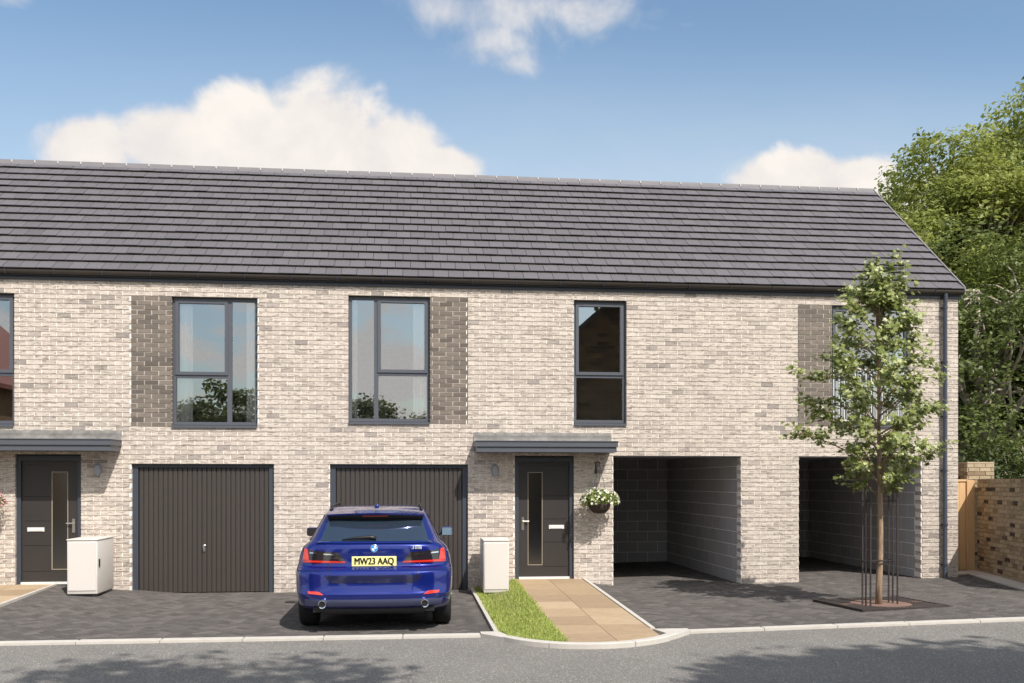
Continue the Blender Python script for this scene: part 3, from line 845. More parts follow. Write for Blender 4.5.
# ================================================================== WHITE CABINETS
def cabinet(loc, w, label, side):
    c = thing('utility_cabinet', label, 'cabinet', loc, 0, 'white cabinets beside the front doors')
    d = .78; h = .84
    m_ = MB(); m_.bevbox(-w/2, w/2, -d/2, d/2, .035, h, .012)
    b = m_.build('casing', M['cabinet'], c, angle=40)
    m_ = MB(); m_.box(-w/2+.02, w/2-.02, -d/2-.010, -d/2-.001, .09, h-.03); m_.build('front_panel', M['cabinet'], c)
    m_ = MB(); m_.bevbox(-w/2-.006, w/2+.006, -d/2-.012, d/2+.004, h+.002, h+.022, .006); m_.build('lid', M['cabinet'], c, angle=40)
    m_ = MB()
    for x in (-w/2+.05, w/2-.05):
        for y in (-d/2+.06, d/2-.06): m_.box(x-.03, x+.03, y-.03, y+.03, 0, .037)
    m_.box(-w/2+.015, w/2-.015, -d/2+.02, d/2-.02, .008, .036, 1)
    m_.build('foot', [M['pale_metal'], M['black']], c)
    m_ = MB()
    if side > 0:
        m_.bevbox(w/2+.001, w/2+.012, -d/2+.05, -d/2+.10, .44, .56, .004, 0); m_.build('handle', M['black'], c)
    else:
        for k in range(14):
            z = .34 + k*.032; m_.box(-w/2-.008, -w/2-.001, -d/2+.05, d/2-.05, z, z+.016)
        m_.build('louvre', M['pale_metal'], c)
    return c
cabinet((-4.93, -.52, .078), .44, 'white cabinet with black side handle beside the left front door', 1)
cabinet((1.31, -.62, .035), .40, 'white cabinet with side louvres on the grass by the middle front door', -1)

# ================================================================== FOLIAGE TOOLS
MAPLE = np.array([(0,-.5),(.16,-.22),(.48,-.30),(.36,-.02),(.52,.20),(.22,.20),(0,.55),(-.22,.20),(-.52,.20),(-.36,-.02),(-.48,-.30),(-.16,-.22)])
KITE = np.array([(0,-.5),(.30,-.05),(0,.55),(-.30,-.05)])
def leaves(C, nrm_, size, shape, fold=.12):
    N = len(C); nrm_ = nrm_ / np.linalg.norm(nrm_, axis=1, keepdims=True)
    r = rng.normal(size=(N,3)); t = np.cross(nrm_, r); t /= np.linalg.norm(t, axis=1, keepdims=True); b = np.cross(nrm_, t)
    s = np.asarray(size).reshape(-1,1,1)
    return (C[:,None,:] + s*(shape[None,:,0:1]*t[:,None,:] + shape[None,:,1:2]*b[:,None,:]) + s*fold*np.abs(shape[None,:,0:1])*nrm_[:,None,:]).reshape(-1,3)

def big_tree(name, label, loc, H, rad, mat, seed, trunk_h=.28, clumps=170, per=120, leaf=.2, low=.18, trunk_r=.28, lean=(0,0), cat='tree', group=None, squash=1.0, bark='bark', clump_r=.95):
    rg = np.random.default_rng(seed); rr = random.Random(seed)
    T = thing(name, label, cat, loc, 0, group)
    # crown volume: a few overlapping lobes
    lobes = []
    for k in range(7):
        a = 2*math.pi*k/7 + rr.uniform(-.4,.4); q = rr.uniform(.35,.62)
        zc = H*rr.uniform(low+.16, .80)
        lobes.append((np.array([math.cos(a)*rad*q, math.sin(a)*rad*q*squash, zc]), rad*rr.uniform(.42,.62)))
    lobes.append((np.array([lean[0]*.5, lean[1]*.5, H-rad*.62]), rad*.58)); lobes.append((np.array([0,0,H*.55]), rad*.7))
    ends = []
    while len(ends) < clumps:
        c, r = lobes[rr.randrange(len(lobes))]
        d = rg.normal(size=3); d /= np.linalg.norm(d)
        p = c + d * r * rg.uniform(.55, 1.05)**.6
        if p[2] < H*low: continue
        ends.append(p)
    m_ = MB(); ff = Vector((lean[0]*.3, lean[1]*.3, H*trunk_h))
    m_.tube([(0,0,-.1), (ff.x*.3, ff.y*.3, ff.z*.4), tuple(ff)], [trunk_r*1.25, trunk_r, trunk_r*.85], 10)
    for c, r in lobes:
        c = Vector(c); mid = ff.lerp(c, .5) + Vector((rr.uniform(-.3,.3), rr.uniform(-.3,.3), rr.uniform(-.2,.5)))
        m_.tube([tuple(ff - Vector((0,0,.3))), tuple(mid), tuple(c)], [trunk_r*.6, trunk_r*.42, trunk_r*.2], 7)
        for e in ends:
            e = Vector(e)
            if (e-c).length < r*1.05 and rr.random() < .33:
                m2 = c.lerp(e, .5) + Vector((rr.uniform(-.2,.2), rr.uniform(-.2,.2), rr.uniform(-.1,.25)))
                m_.tube([tuple(mid.lerp(c, rr.uniform(.4,1))), tuple(m2), tuple(e)], [trunk_r*.18, trunk_r*.11, .015], 5)
    m_.build('trunk', M[bark], T, smooth=True)
    C = []; Nn = []; tt = []
    for e in ends:
        k = int(per * rr.uniform(.6, 1.3)); cr = clump_r * rr.uniform(.65, 1.25)
        q = np.clip(rg.normal(size=(k,3)), -1.5, 1.5) * np.array([.5,.5,.24]) * cr
        out = np.array([e[0], e[1], 0]); out = out/ (np.linalg.norm(out)+1e-6)
        q[:,2] -= .35*np.maximum(0, q @ out) * 1.0       # sprays droop outwards
        C.append(e + q); nv = rg.normal(size=(k,3))*.55 + np.array([0,0,1.0]) + out*.35; Nn.append(nv)
        tt.append(np.clip(rg.normal(rr.uniform(.3,.7), .18, k), 0, 1))
    C = np.concatenate(C); Nn = np.concatenate(Nn); tt = np.concatenate(tt)
    V = leaves(C, Nn, rg.uniform(.65, 1.25, len(C))*leaf, KITE, .25)
    np_mesh('crown', V, 4, mat, T, tt)
    return T

# ---- woodland behind the fence on the right
WG = 'trees behind the garden wall'
big_tree('broadleaf_tree', 'broad lime green tree rising directly above the right roof end', (17.75, 13.2, -.1), 13.7, 3.9, M['leaf_a'], 3, clumps=270, per=260, leaf=.165, low=.2, group=WG, clump_r=1.0)
big_tree('broadleaf_tree', 'tallest green tree, cut off by the right edge of the photo', (22.4, 13.6, -.1), 16.6, 5.0, M['leaf_a'], 5, clumps=330, per=260, leaf=.17, low=.2, group=WG, trunk_r=.34, clump_r=1.05)
big_tree('broadleaf_tree', 'mid green tree with bare pale limbs behind the timber fence', (15.7, 8.4, -.1), 9.2, 3.4, M['leaf_b'], 8, clumps=125, per=230, leaf=.14, low=.22, group=WG, trunk_r=.27, lean=(-1,0))
big_tree('broadleaf_tree', 'shaded dark green tree behind the brown garden wall', (19.2, 9.4, -.1), 7.8, 3.3, M['leaf_c'], 9, clumps=190, per=220, leaf=.15, low=.1, group=WG, trunk_r=.22)
big_tree('broadleaf_tree', 'dark tree filling the gap deep behind the roof end', (24.5, 19.5, -.1), 12.5, 5.0, M['leaf_c'], 21, clumps=220, per=130, leaf=.28, low=.08, group=WG, trunk_r=.3, clump_r=1.4)
big_tree('broadleaf_tree', 'dark low tree standing farthest back behind the house end', (18.5, 20.5, -.1), 9.5, 4.2, M['leaf_c'], 22, clumps=200, per=130, leaf=.28, low=.06, group=WG, trunk_r=.3, clump_r=1.4)
for i, (x, y, h, r, lab) in enumerate([(12.2, 4.6, 2.9, 1.5, 'dark green shrub just behind the timber fence'), (14.6, 5.0, 3.3, 1.8, 'dense dark shrub behind the brick pier'), (17.4, 6.2, 3.8, 2.0, 'tall dark shrub at the right edge behind the garden wall')]):
    big_tree('shrub', lab, (x, y, -.1), h, r, M['leaf_c'] if i != 1 else M['leaf_b'], 40+i, trunk_h=.12, clumps=90, per=110, leaf=.12, low=.06, trunk_r=.07, cat='shrub', group='shrubs behind the garden wall', clump_r=.6)

# ---- young street tree in the paving
tb = Vector((6.53, -3.05, .067))
ST = thing('street_tree', 'slender young tree with pale variegated leaves growing from the square tree grille', 'tree', tuple(tb))
m_ = MB(); rr0 = random.Random(2)
TH = 4.62
def tx(z): return Vector((.02*math.sin(z*1.7), .02*math.cos(z*1.3), z))
m_.tube([tuple(tx(z)+Vector((rr0.uniform(-.006,.006), rr0.uniform(-.006,.006), 0))) for z in np.linspace(-.05, TH-.25, 14)], list(np.linspace(.048, .008, 14)), 9)
zk = [1.5, 1.85, 2.1, 2.4, 2.75, 3.2, 3.6, 4.0, 4.3, 4.6, 4.95]; rk = [.14, .44, .74, .98, 1.08, 1.02, .86, .60, .38, .18, .05]
rr = random.Random(4); LC = []; LN = []; LS = []
nbr = 58
for i in range(nbr):
    zs_ = 1.45 + (TH-1.75) * (i/nbr)**.95
    az = i*2.39996 + rr.uniform(-.3,.3)
    zt_ = zs_ + rr.uniform(.35, .75); Rr = np.interp(zt_, zk, rk) * rr.uniform(.55, 1.12)
    s = tx(zs_); Rr *= 1 - .13*math.cos(az); e = Vector((math.cos(az)*Rr, math.sin(az)*Rr, zt_ - .1*Rr)); mid = s.lerp(e, .5) + Vector((0,0,rr.uniform(-.02,.10)))
    m_.tube([tuple(s), tuple(mid), tuple(e)], [.016*(1-.5*i/nbr), .010*(1-.4*i/nbr), .003], 5)
    tw_ = [(mid, e)]
    for k in range(rr.randint(4, 6)):
        t = rr.uniform(.3, .98); p = s.lerp(mid, t*2) if t < .5 else mid.lerp(e, t*2-1)
        dv = Vector((math.cos(az+rr.uniform(-1.4,1.4)), math.sin(az+rr.uniform(-1.4,1.4)), rr.uniform(-.35,.6))).normalized()*rr.uniform(.14,.34)
        m_.tube([tuple(p), tuple(p+dv)], [.005, .002], 4); tw_.append((p, p+dv))
    for (p, q) in tw_:
        for k in range(int(9 + 60*(q-p).length)):
            t = rr.random()**.7; c = p.lerp(q, t) + Vector((rr.gauss(0,.05), rr.gauss(0,.05), rr.gauss(0,.04)))
            LC.append(tuple(c)); LS.append(rr.choice((.75,.9,1.0,1.15,1.35))); LN.append((math.cos(az)*.4+rr.gauss(0,.55), math.sin(az)*.4-.55+rr.gauss(0,.55), .9+rr.gauss(0,.35)))
for k in range(90):
    z = rr.uniform(4.2, TH); c = tx(min(z, TH-.25)); LC.append((c.x+rr.gauss(0,.08), c.y+rr.gauss(0,.08), z)); LS.append(1.0); LN.append((rr.gauss(0,.6), rr.gauss(0,.6)-.2, .8))
m_.build('trunk', M['bark_young'], ST, smooth=True)
LC = np.array(LC); LN = np.array(LN)
np_mesh('crown', leaves(LC, LN, rng.uniform(.048, .080, len(LC))*np.array(LS), MAPLE, .3), 12, M['leaf_street'], ST, np.clip(rng.beta(1.7, 2.0, len(LC)), 0, 1))

# ---- tree grille and guard
gr = thing('tree_grille', 'square dark metal tree grille set in the paving round the young tree', 'grille', (6.62, -2.93, .072), R(9))
m_ = MB(); hs = .69; hy = .56; ri = .42
sq = []; ci = []
for k in range(64):
    a = 2*math.pi*k/64; c_, s_ = math.cos(a), math.sin(a); q = hs/max(abs(c_), abs(s_)); sq.append((c_*q, s_*q*hy/hs)); ci.append((c_*ri, s_*ri*.98))
zt = .012; n = 64
V = [(x,y,zt) for x,y in sq] + [(x,y,zt) for x,y in ci] + [(x,y,-.02) for x,y in sq] + [(x,y,-.02) for x,y in ci]
F = []
for k in range(64):
    k2 = (k+1) % 64; F += [(k,k2,n+k2,n+k), (2*n+k,2*n+k2,k2,k), (n+k,n+k2,3*n+k2,3*n+k)]
m_.mesh(V, F)
m_.box(-hs-.03, hs+.03, -hy-.03, -hy, -.02, .018); m_.box(-hs-.03, hs+.03, hy, hy+.03, -.02, .018)
m_.box(-hs-.03, -hs, -hy, hy, -.02, .018); m_.box(hs, hs+.03, -hy, hy, -.02, .018)
for k in range(9):
    t = (k-4)*.062; m_.box(t-.016, t+.016, -.50, -.48, .0135, .016, 1); m_.box(t-.016, t+.016, .49, .51, .0135, .016, 1)
for sx in (-1, 1):
    for k in range(4):
        for q in range(2):
            m_.box(sx*.56+(k-1.5)*.045-.014, sx*.56+(k-1.5)*.045+.014, (q-.5)*.06-.02, (q-.5)*.06+.02, .0135, .016, 1)
m_.build('plate', [M['iron'], M['mulch']], gr)
m_ = MB(); V = [(0,0,.014)] + [(math.cos(2*math.pi*k/32)*.43, math.sin(2*math.pi*k/32)*.43, .006) for k in range(32)]
m_.mesh(V, [(0, 1+k, 1+(k+1) % 32) for k in range(32)]); m_.build('mulch', M['mulch'], gr)
gg = thing('tree_guard', 'slim black upright bars guarding the young tree trunk', 'tree guard', tuple(tb + Vector((0,0,.010))))
P = [(-.245,.0), (-.26,-.13), (-.22,-.185), (.245,.2), (.26,.11), (.27,.0)]
for (x, y) in P:
    m_ = MB(); m_.box(x-.009, x+.009, y-.009, y+.009, 0, 1.62); m_.build('bar', M['iron'], gg)
m_ = MB()
m_.tube([(math.cos(a)*.082+.015, math.sin(a)*.082+.015, .62) for a in np.linspace(0, 2*math.pi, 25)], .011, 6, cap=False)
m_.tube([(-.26,-.13,.62), (-.05,-.05,.62)], .007, 6); m_.tube([(.27,.0,.62), (.09,.0,.62)], .007, 6)
m_.build('tree_tie', M['iron'], gg)
for z in (.62, 1.46):
    m_ = MB()
    for tri in ((0,1,2), (3,4,5)):
        pts = [P[i] for i in tri]; pts = list(pts)
        m_.tube([(p[0], p[1], z) for p in pts], .008, 6)
    m_.build('band', M['iron'], gg)

# ================================================================== HANGING BASKETS
def basket(loc, label, flower, seed):
    b = thing('hanging_basket', label, 'hanging basket', loc, 0, 'hanging baskets by the front doors')
    rg = np.random.default_rng(seed)
    m_ = MB(); m_.lathe([(.02,-.16), (.10,-.15), (.165,-.09), (.19,0), (.18,.012), (.02,.012)], n=24); m_.build('bowl', M['wicker'], b, smooth=True)
    m_ = MB(); m_.tube([(0,.30,.70), (0,.30,.50)], .012, 8); m_.tube([(0,.295,.68), (0,.18,.70), (0,.02,.69), (0,0,.66)], .009, 8); m_.tube([(0,.295,.52), (0,.12,.66)], .006, 6)
    m_.build('bracket', M['black'], b)
    m_ = MB()
    for k in range(3):
        a = 2*math.pi*k/3+.4; m_.tube([(0,0,.66), (math.cos(a)*.185, math.sin(a)*.185, .0)], .003, 5)
    m_.build('chain', M['black'], b)
    n = 900; d = rg.normal(size=(n,3)); d[:,2] = np.abs(d[:,2])*.75 - .18; d /= np.linalg.norm(d, axis=1, keepdims=True)
    C = d * rg.uniform(.12, 1, n)[:,None]**.5 * np.array([.33,.25,.23]) + np.array([0,0,.03])
    C[:,1] = np.minimum(C[:,1], .2)
    np_mesh('foliage', leaves(C, d + rg.normal(size=(n,3))*.5, rg.uniform(.035,.075,n), KITE, .3), 4, M['leaf_basket'], b)
    n = 190; d = rg.normal(size=(n,3)); d[:,2] = np.abs(d[:,2])*.8 - .1; d /= np.linalg.norm(d, axis=1, keepdims=True)
    C = d * np.array([.34,.26,.245]) + np.array([0,0,.03]); C[:,1] = np.minimum(C[:,1], .2)
    t = np.linspace(0, 2*np.pi, 11)[:-1]; rad_ = np.where(np.arange(10) % 2 == 0, .5, .3)
    np_mesh('flowers', leaves(C, d + rg.normal(size=(n,3))*.35, rg.uniform(.03,.055,n), np.c_[np.cos(t)*rad_, np.sin(t)*rad_], .15), 10, M[flower], b)
basket((3.085, -.303, 1.44), 'hanging basket of cream flowers on the wall right of the middle door', 'flower_white', 5)
basket((-6.62, -.303, 1.44), 'hanging basket of pink flowers cut off by the left edge', 'flower_pink', 6)

# ================================================================== CAR
car = thing('estate_car', 'dark blue estate car parked tail-out before the right garage door', 'car', (-.45, -2.27, .0))
Y0 = -2.2                                    # rear bumper in car space
TZ  = [.19, .26, .32, .36, .42, .47, .50, .58, .68, .725, .765, .80, .88, .95, 1.00, 1.035, 1.06, 1.10, 1.20, 1.30, 1.38, 1.43, 1.465, 1.485, 1.498]
TW  = [.83, .88, .905, .915, .925, .932, .938, .944, .946, .945, .942, .935, .922, .902, .88, .85, .82, .785, .735, .685, .645, .615, .575, .50, .36]
TR  = [.45, .22, .085, .045, .010, .0, .012, .030, .038, .046, .100, .162, .172, .174, .177, .184, .205, .27, .42, .565, .67, .74, .86, 1.08, 1.4]
TF  = [4.05, 4.18, 4.24, 4.27, 4.29, 4.30, 4.30, 4.29, 4.25, 4.18, 4.06, 3.92, 3.62, 3.25, 2.98, 2.88, 2.82, 2.74, 2.54, 2.34, 2.18, 2.06, 1.95, 1.82, 1.6]
def pchip(x, xs, ys):
    xs, ys = np.array(xs), np.array(ys); h = np.diff(xs); d = np.diff(ys)/h; m = np.zeros(len(xs))
    for i in range(1, len(xs)-1):
        if d[i-1]*d[i] > 0: m[i] = 2*d[i-1]*d[i]/(d[i-1]+d[i])
    m[0], m[-1] = d[0], d[-1]
    i = int(np.clip(np.searchsorted(xs, x)-1, 0, len(xs)-2)); t = (x-xs[i])/h[i]
    return float((2*t**3-3*t*t+1)*ys[i] + (t**3-2*t*t+t)*h[i]*m[i] + (-2*t**3+3*t*t)*ys[i+1] + (t**3-t*t)*h[i]*m[i+1])
Wz = lambda z: pchip(z, TZ, TW); Rz = lambda z: pchip(z, TZ, TR); Fz = lambda z: pchip(z, TZ, TF)
NE = 3.6
def cz(z): return .50 if z < 1.0 else .50 - .22*clamp((z-1.0)/.45)
def rear(x, z, off=0.0):
    w = Wz(z); u = min(.9995, abs(x)/w)
    return (x, Y0 + Rz(z) + cz(z)*(1-(1-u**NE)**(1/NE)) - off, z)
def rear_n(x, z, off):
    e = .004; p = Vector(rear(x, z)); a = Vector(rear(x+e, z)) - Vector(rear(x-e, z)); b = Vector(rear(x, z+e)) - Vector(rear(x, z-e))
    n_ = a.cross(b).normalized()
    if n_.y > 0: n_ = -n_
    return tuple(p + n_*off)
zs_ = sorted(set(list(np.linspace(.19, 1.498, 84)) + TZ))
m_ = MB(); rings = []
for z in zs_:
    w, r, f, c = Wz(z), Rz(z), Fz(z), cz(z); ring = []
    for k in range(33):
        a = math.pi*(1 - k/32); ca, sa = math.cos(a), math.sin(a)
        ring.append((w*math.copysign(abs(ca)**(2/NE), ca), Y0 + r + c*(1-abs(sa)**(2/NE)), z))
    fc = .75 if z < 1.0 else .5
    fc = min(fc, (f-r-c)*.6)
    for k in range(1, 6):
        ring.append((w, Y0 + (r+c) + (f-fc-r-c)*k/6, z))
    for k in range(21):
        a = math.pi*k/20; ca, sa = math.cos(a), math.sin(a)
        ring.append((w*math.copysign(abs(ca)**(2/2.8), ca), Y0 + f - fc*(1-abs(sa)**(2/2.8)), z))
    for k in range(1, 6):
        ring.append((-w, Y0 + (f-fc) - (f-fc-r-c)*k/6, z))
    rings.append(ring)
nr_ = len(rings[0]); V = [p for rg_ in rings for p in rg_]; F = []
for i in range(len(rings)-1):
    for k in range(nr_):
        F.append((i*nr_+k, i*nr_+(k+1) % nr_, (i+1)*nr_+(k+1) % nr_, (i+1)*nr_+k))
F.append(tuple(range(nr_-1, -1, -1))); F.append(tuple((len(rings)-1)*nr_+k for k in range(nr_)))
m_.mesh(V, F)
body = m_.build('body', M['paint'], car, fix=True, smooth=True)
WY = [Y0+.86, Y0+3.56]
cut = MB()
for y in WY:
    for s in (-1, 1): cut.lathe([(.372, s*.62), (.372, s*1.1)] if s > 0 else [(.372, -1.1), (.372, -.62)], 'x', (0, y, .335), 40)
co = cut.build('arch_cutter', M['black'], None, fix=True)
co.parent = car
bpy.context.view_layer.update()
md = body.modifiers.new('arch', 'BOOLEAN'); md.operation = 'DIFFERENCE'; md.object = co; md.solver = 'EXACT'
dg = bpy.context.evaluated_depsgraph_get()
nm = bpy.data.meshes.new_from_object(body.evaluated_get(dg)); body.modifiers.clear(); body.data = nm
bpy.data.objects.remove(co)
nm.polygons.foreach_set('use_smooth', [True]*len(nm.polygons)); nm.set_sharp_from_angle(angle=R(38))

def patch(name, quad, mat, off=.004, nu=10, nv=6, parent=car, curve=0.0, tint=.5, thick=True):
    """quad: four (x,z) corners (bl, br, tr, tl) laid on the car's tail"""
    bl_, br_, tr_, tl_ = [np.array(q) for q in quad]; m2 = MB(); V = []
    for j in range(nv+1):
        for i in range(nu+1):
            u, v = i/nu, j/nv
            p = (1-v)*((1-u)*bl_ + u*br_) + v*((1-u)*tl_ + u*tr_)
            V.append(rear_n(p[0], p[1] + curve*math.sin(math.pi*u), off))
    F = [(j*(nu+1)+i, j*(nu+1)+i+1, (j+1)*(nu+1)+i+1, (j+1)*(nu+1)+i) for j in range(nv) for i in range(nu)]
    # rim back to the skin, so the patch has thickness
    border = [i for i in range(nu+1)] + [j*(nu+1)+nu for j in range(1, nv+1)] + [nv*(nu+1)+i for i in range(nu-1, -1, -1)] + [j*(nu+1) for j in range(nv-1, 0, -1)]
    n0 = len(V)
    for bi in border:
        q = V[bi]; V.append((q[0], q[1]+off+.003, q[2]))
    nb_ = len(border)
    for i in range(nb_):
        F.append((border[(i+1) % nb_], border[i], n0+i, n0+(i+1) % nb_))
    m2.mesh(V, F, 0, tint)
    return m2.build(name, mat, parent, smooth=False, angle=35)
# tail window, spoiler and its lamp
patch('rear_window', [(-.655,1.082), (.655,1.082), (.565,1.375), (-.565,1.375)], M['tinted'], .004, 24, 10)
sp = MB(); V = []
n = 24
for i in range(n+1):
    x = -.60 + 1.2*i/n; u = abs(x)/.60; bow = .10*u**2.5
    yb = Y0 + .50 + bow; V += [(x, Y0+.95, 1.474-.035*u*u), (x, Y0+.72+bow*.4, 1.462-.03*u*u), (x, yb, 1.418-.02*u*u), (x, yb+.004, 1.398-.02*u*u), (x, Y0+.70+bow*.3, 1.375)]
sp.mesh(V, [(5*i+k, 5*i+5+k, 5*i+6+k, 5*i+1+k) for i in range(n) for k in range(4)] + [(4,3,2,1,0), (5*n,5*n+1,5*n+2,5*n+3,5*n+4)])
spo = sp.build('spoiler', M['paint'], car, angle=30)
sl_ = MB(); sl_.box(-.155, .155, Y0+.535, Y0+.56, 1.372, 1.392); sl_.build('brake_light', M['red_lens'], spo)
u_ = MB(); V = []
for i in range(n+1):
    x = -.585 + 1.17*i/n; u = abs(x)/.60; bow = .10*u**2.5
    V += [(x, Y0+.52+bow, 1.3975-.02*u*u), (x, Y0+.615+bow*.4, 1.322+.012*u), (x, Y0+.66+bow*.3, 1.36)]
u_.mesh(V, [(3*i+k, 3*i+3+k, 3*i+4+k, 3*i+1+k) for i in range(n) for k in range(2)]); u_.build('underside', M['black'], spo)
# lamps
for s in (-1, 1):
    def Q(pts):
        pts = [(s*x, z) for x, z in pts]
        return pts if s > 0 else [pts[1], pts[0], pts[3], pts[2]]
    L_ = patch('tail_lamp', Q([(.345,.848), (.835,.848), (.822,.985), (.42,.955)]), M['dark_lens'], .006, 14, 5)
    patch('lens', Q([(.335,.832), (.850,.832), (.848,.866), (.345,.852)]), M['red_lens'], .012, 14, 3, L_)
    patch('lens', Q([(.770,.866), (.850,.866), (.830,.995), (.790,.990)]), M['orange_lens'], .013, 6, 6, L_)
    patch('lens', Q([(.42,.840), (.80,.842), (.80,.854), (.43,.848)]), M['orange_lens'], .015, 10, 2, L_)
    patch('light_guide', Q([(.47,.925), (.60,.930), (.605,.944), (.50,.941)]), M['chrome'], .009, 6, 2, L_)
    patch('light_guide', Q([(.67,.938), (.765,.942), (.768,.958), (.69,.953)]), M['chrome'], .009, 6, 2, L_)
    patch('reflector', Q([(.585,.468), (.765,.480), (.775,.510), (.64,.505)]), M['orange_lens'], .006, 6, 3)
    patch('tailgate_seam', Q([(.515,.70), (.522,.70), (.548,.82), (.541,.82)]), M['black'], .0015, 2, 6)
    ex = MB(); ex.lathe([(.038,Y0+.14), (.038,Y0-.004), (.046,Y0-.006), (.046,Y0+.20)], 'y', (s*.60, 0, .362), 24)
    xo = ex.build('exhaust', M['chrome'], car, angle=40)
    ex = MB(); ex.lathe([(.0375,Y0+.012), (.001,Y0+.014)], 'y', (s*.60, 0, .362), 20); ex.build('bore', M['black'], xo)
    patch('bumper_seam', Q([(.60,.742), (.915,.742), (.915,.747), (.60,.747)]), M['black'], .0015, 14, 1)
    patch('tailgate_gap', Q([(.855,.835), (.860,.835), (.836,1.0), (.831,1.0)]), M['black'], .002, 1, 8)
    patch('bumper_seam', Q([(.70,.43), (.86,.44), (.86,.444), (.70,.434)]), M['navy'], .0015, 8, 1)
patch('bumper_recess_shade', [(-.50,.605), (.50,.605), (.585,.695), (-.585,.695)], M['navy'], .004, 20, 4)  # body-colour recess in shade, painted as a flat navy patch
patch('bumper_lip', [(-.80,.335), (.80,.335), (.815,.415), (-.815,.415)], M['lip'], .006, 24, 4)
patch('tailgate_lip', [(-.70,1.056), (.70,1.056), (.665,1.076), (-.665,1.076)], M['paint'], .012, 24, 3)
# plate
pl = MB(); py = rear(0, .85)[1]; pl.bevbox(-.265, .265, py-.022, py+.01, .793, .910, .004)
plo = pl.build('number_plate', M['plate'], car)
plo['label'] = 'yellow number plate reading MW23 AAQ'
def text(body_, size, loc, mat, parent, name, sx=1.0, depth=.002):
    cu = bpy.data.curves.new('t', 'FONT'); cu.body = body_; cu.size = size; cu.align_x = 'CENTER'; cu.align_y = 'CENTER'; cu.extrude = depth
    to = bpy.data.objects.new('t', cu); COL.objects.link(to); bpy.context.view_layer.update()
    me = bpy.data.meshes.new_from_object(to.evaluated_get(bpy.context.evaluated_depsgraph_get()))
    bpy.data.objects.remove(to); bpy.data.curves.remove(cu)
    me.transform(Matrix.Translation(loc) @ Matrix.Rotation(R(90), 4, 'X') @ Matrix.Diagonal((sx,1,1,1)))
    bm = bmesh.new(); bm.from_mesh(me)
    g0 = list(bm.verts) + list(bm.edges) + list(bm.faces)
    for q in (-.03, -.015, .015, .03):
        g1 = bmesh.ops.duplicate(bm, geom=g0)['geom']
        bmesh.ops.translate(bm, verts=[v for v in g1 if isinstance(v, bmesh.types.BMVert)], vec=(size*q, -abs(q)*.01, 0))
    bm.to_mesh(me); bm.free()
    me.materials.clear(); me.materials.append(mat); me.name = name
    o = bpy.data.objects.new(name, me); COL.objects.link(o); o.parent = parent; return o
text('MW23 AAQ', .112, (0, py-.024, .851), M['ink'], plo, 'lettering', .80)
q = rear(.50, 1.0); text('318i', .062, (.505, q[1]-.012, 1.012), M['white'], car, 'lettering', 1.15)
# round badge
bz = 1.005; by = rear(0, bz)[1]
b_ = MB(); b_.lathe([(.046, by+.01), (.046, by-.008), (.042, by-.011), (.001, by-.011)], 'y', (0,0,bz), 28); bo = b_.build('badge', M['chrome'], car, angle=40)
for k in range(4):
    d_ = MB(); V = [(0, by-.0135, bz)] + [(math.cos(math.pi/2*k+math.pi/2*i/6)*.030, by-.0135, bz+math.sin(math.pi/2*k+math.pi/2*i/6)*.030) for i in range(7)]
    d_.mesh(V, [(0,i+1,i+2) for i in range(6)]); d_.build('quarter', M['badge_blue'] if k % 2 else M['white'], bo)
d_ = MB(); V = []
for i in range(29):
    a = 2*math.pi*i/28; V += [(math.cos(a)*.031, by-.0128, bz+math.sin(a)*.031), (math.cos(a)*.041, by-.0128, bz+math.sin(a)*.041)]
d_.mesh(V, [(2*i, 2*i+1, 2*i+3, 2*i+2) for i in range(28)]); d_.build('ring', M['badge_blue'], bo)
# wiper
w_ = MB()
def on(x, z, o): return Vector(rear_n(x, z, o))
w_.tube([on(.02,1.098,.03), on(-.05,1.106,.034), on(-.20,1.102,.03), on(-.385,1.092,.016)], [.022, .024, .018, .006], 8)
w_.build('wiper', M['black'], car, smooth=True)
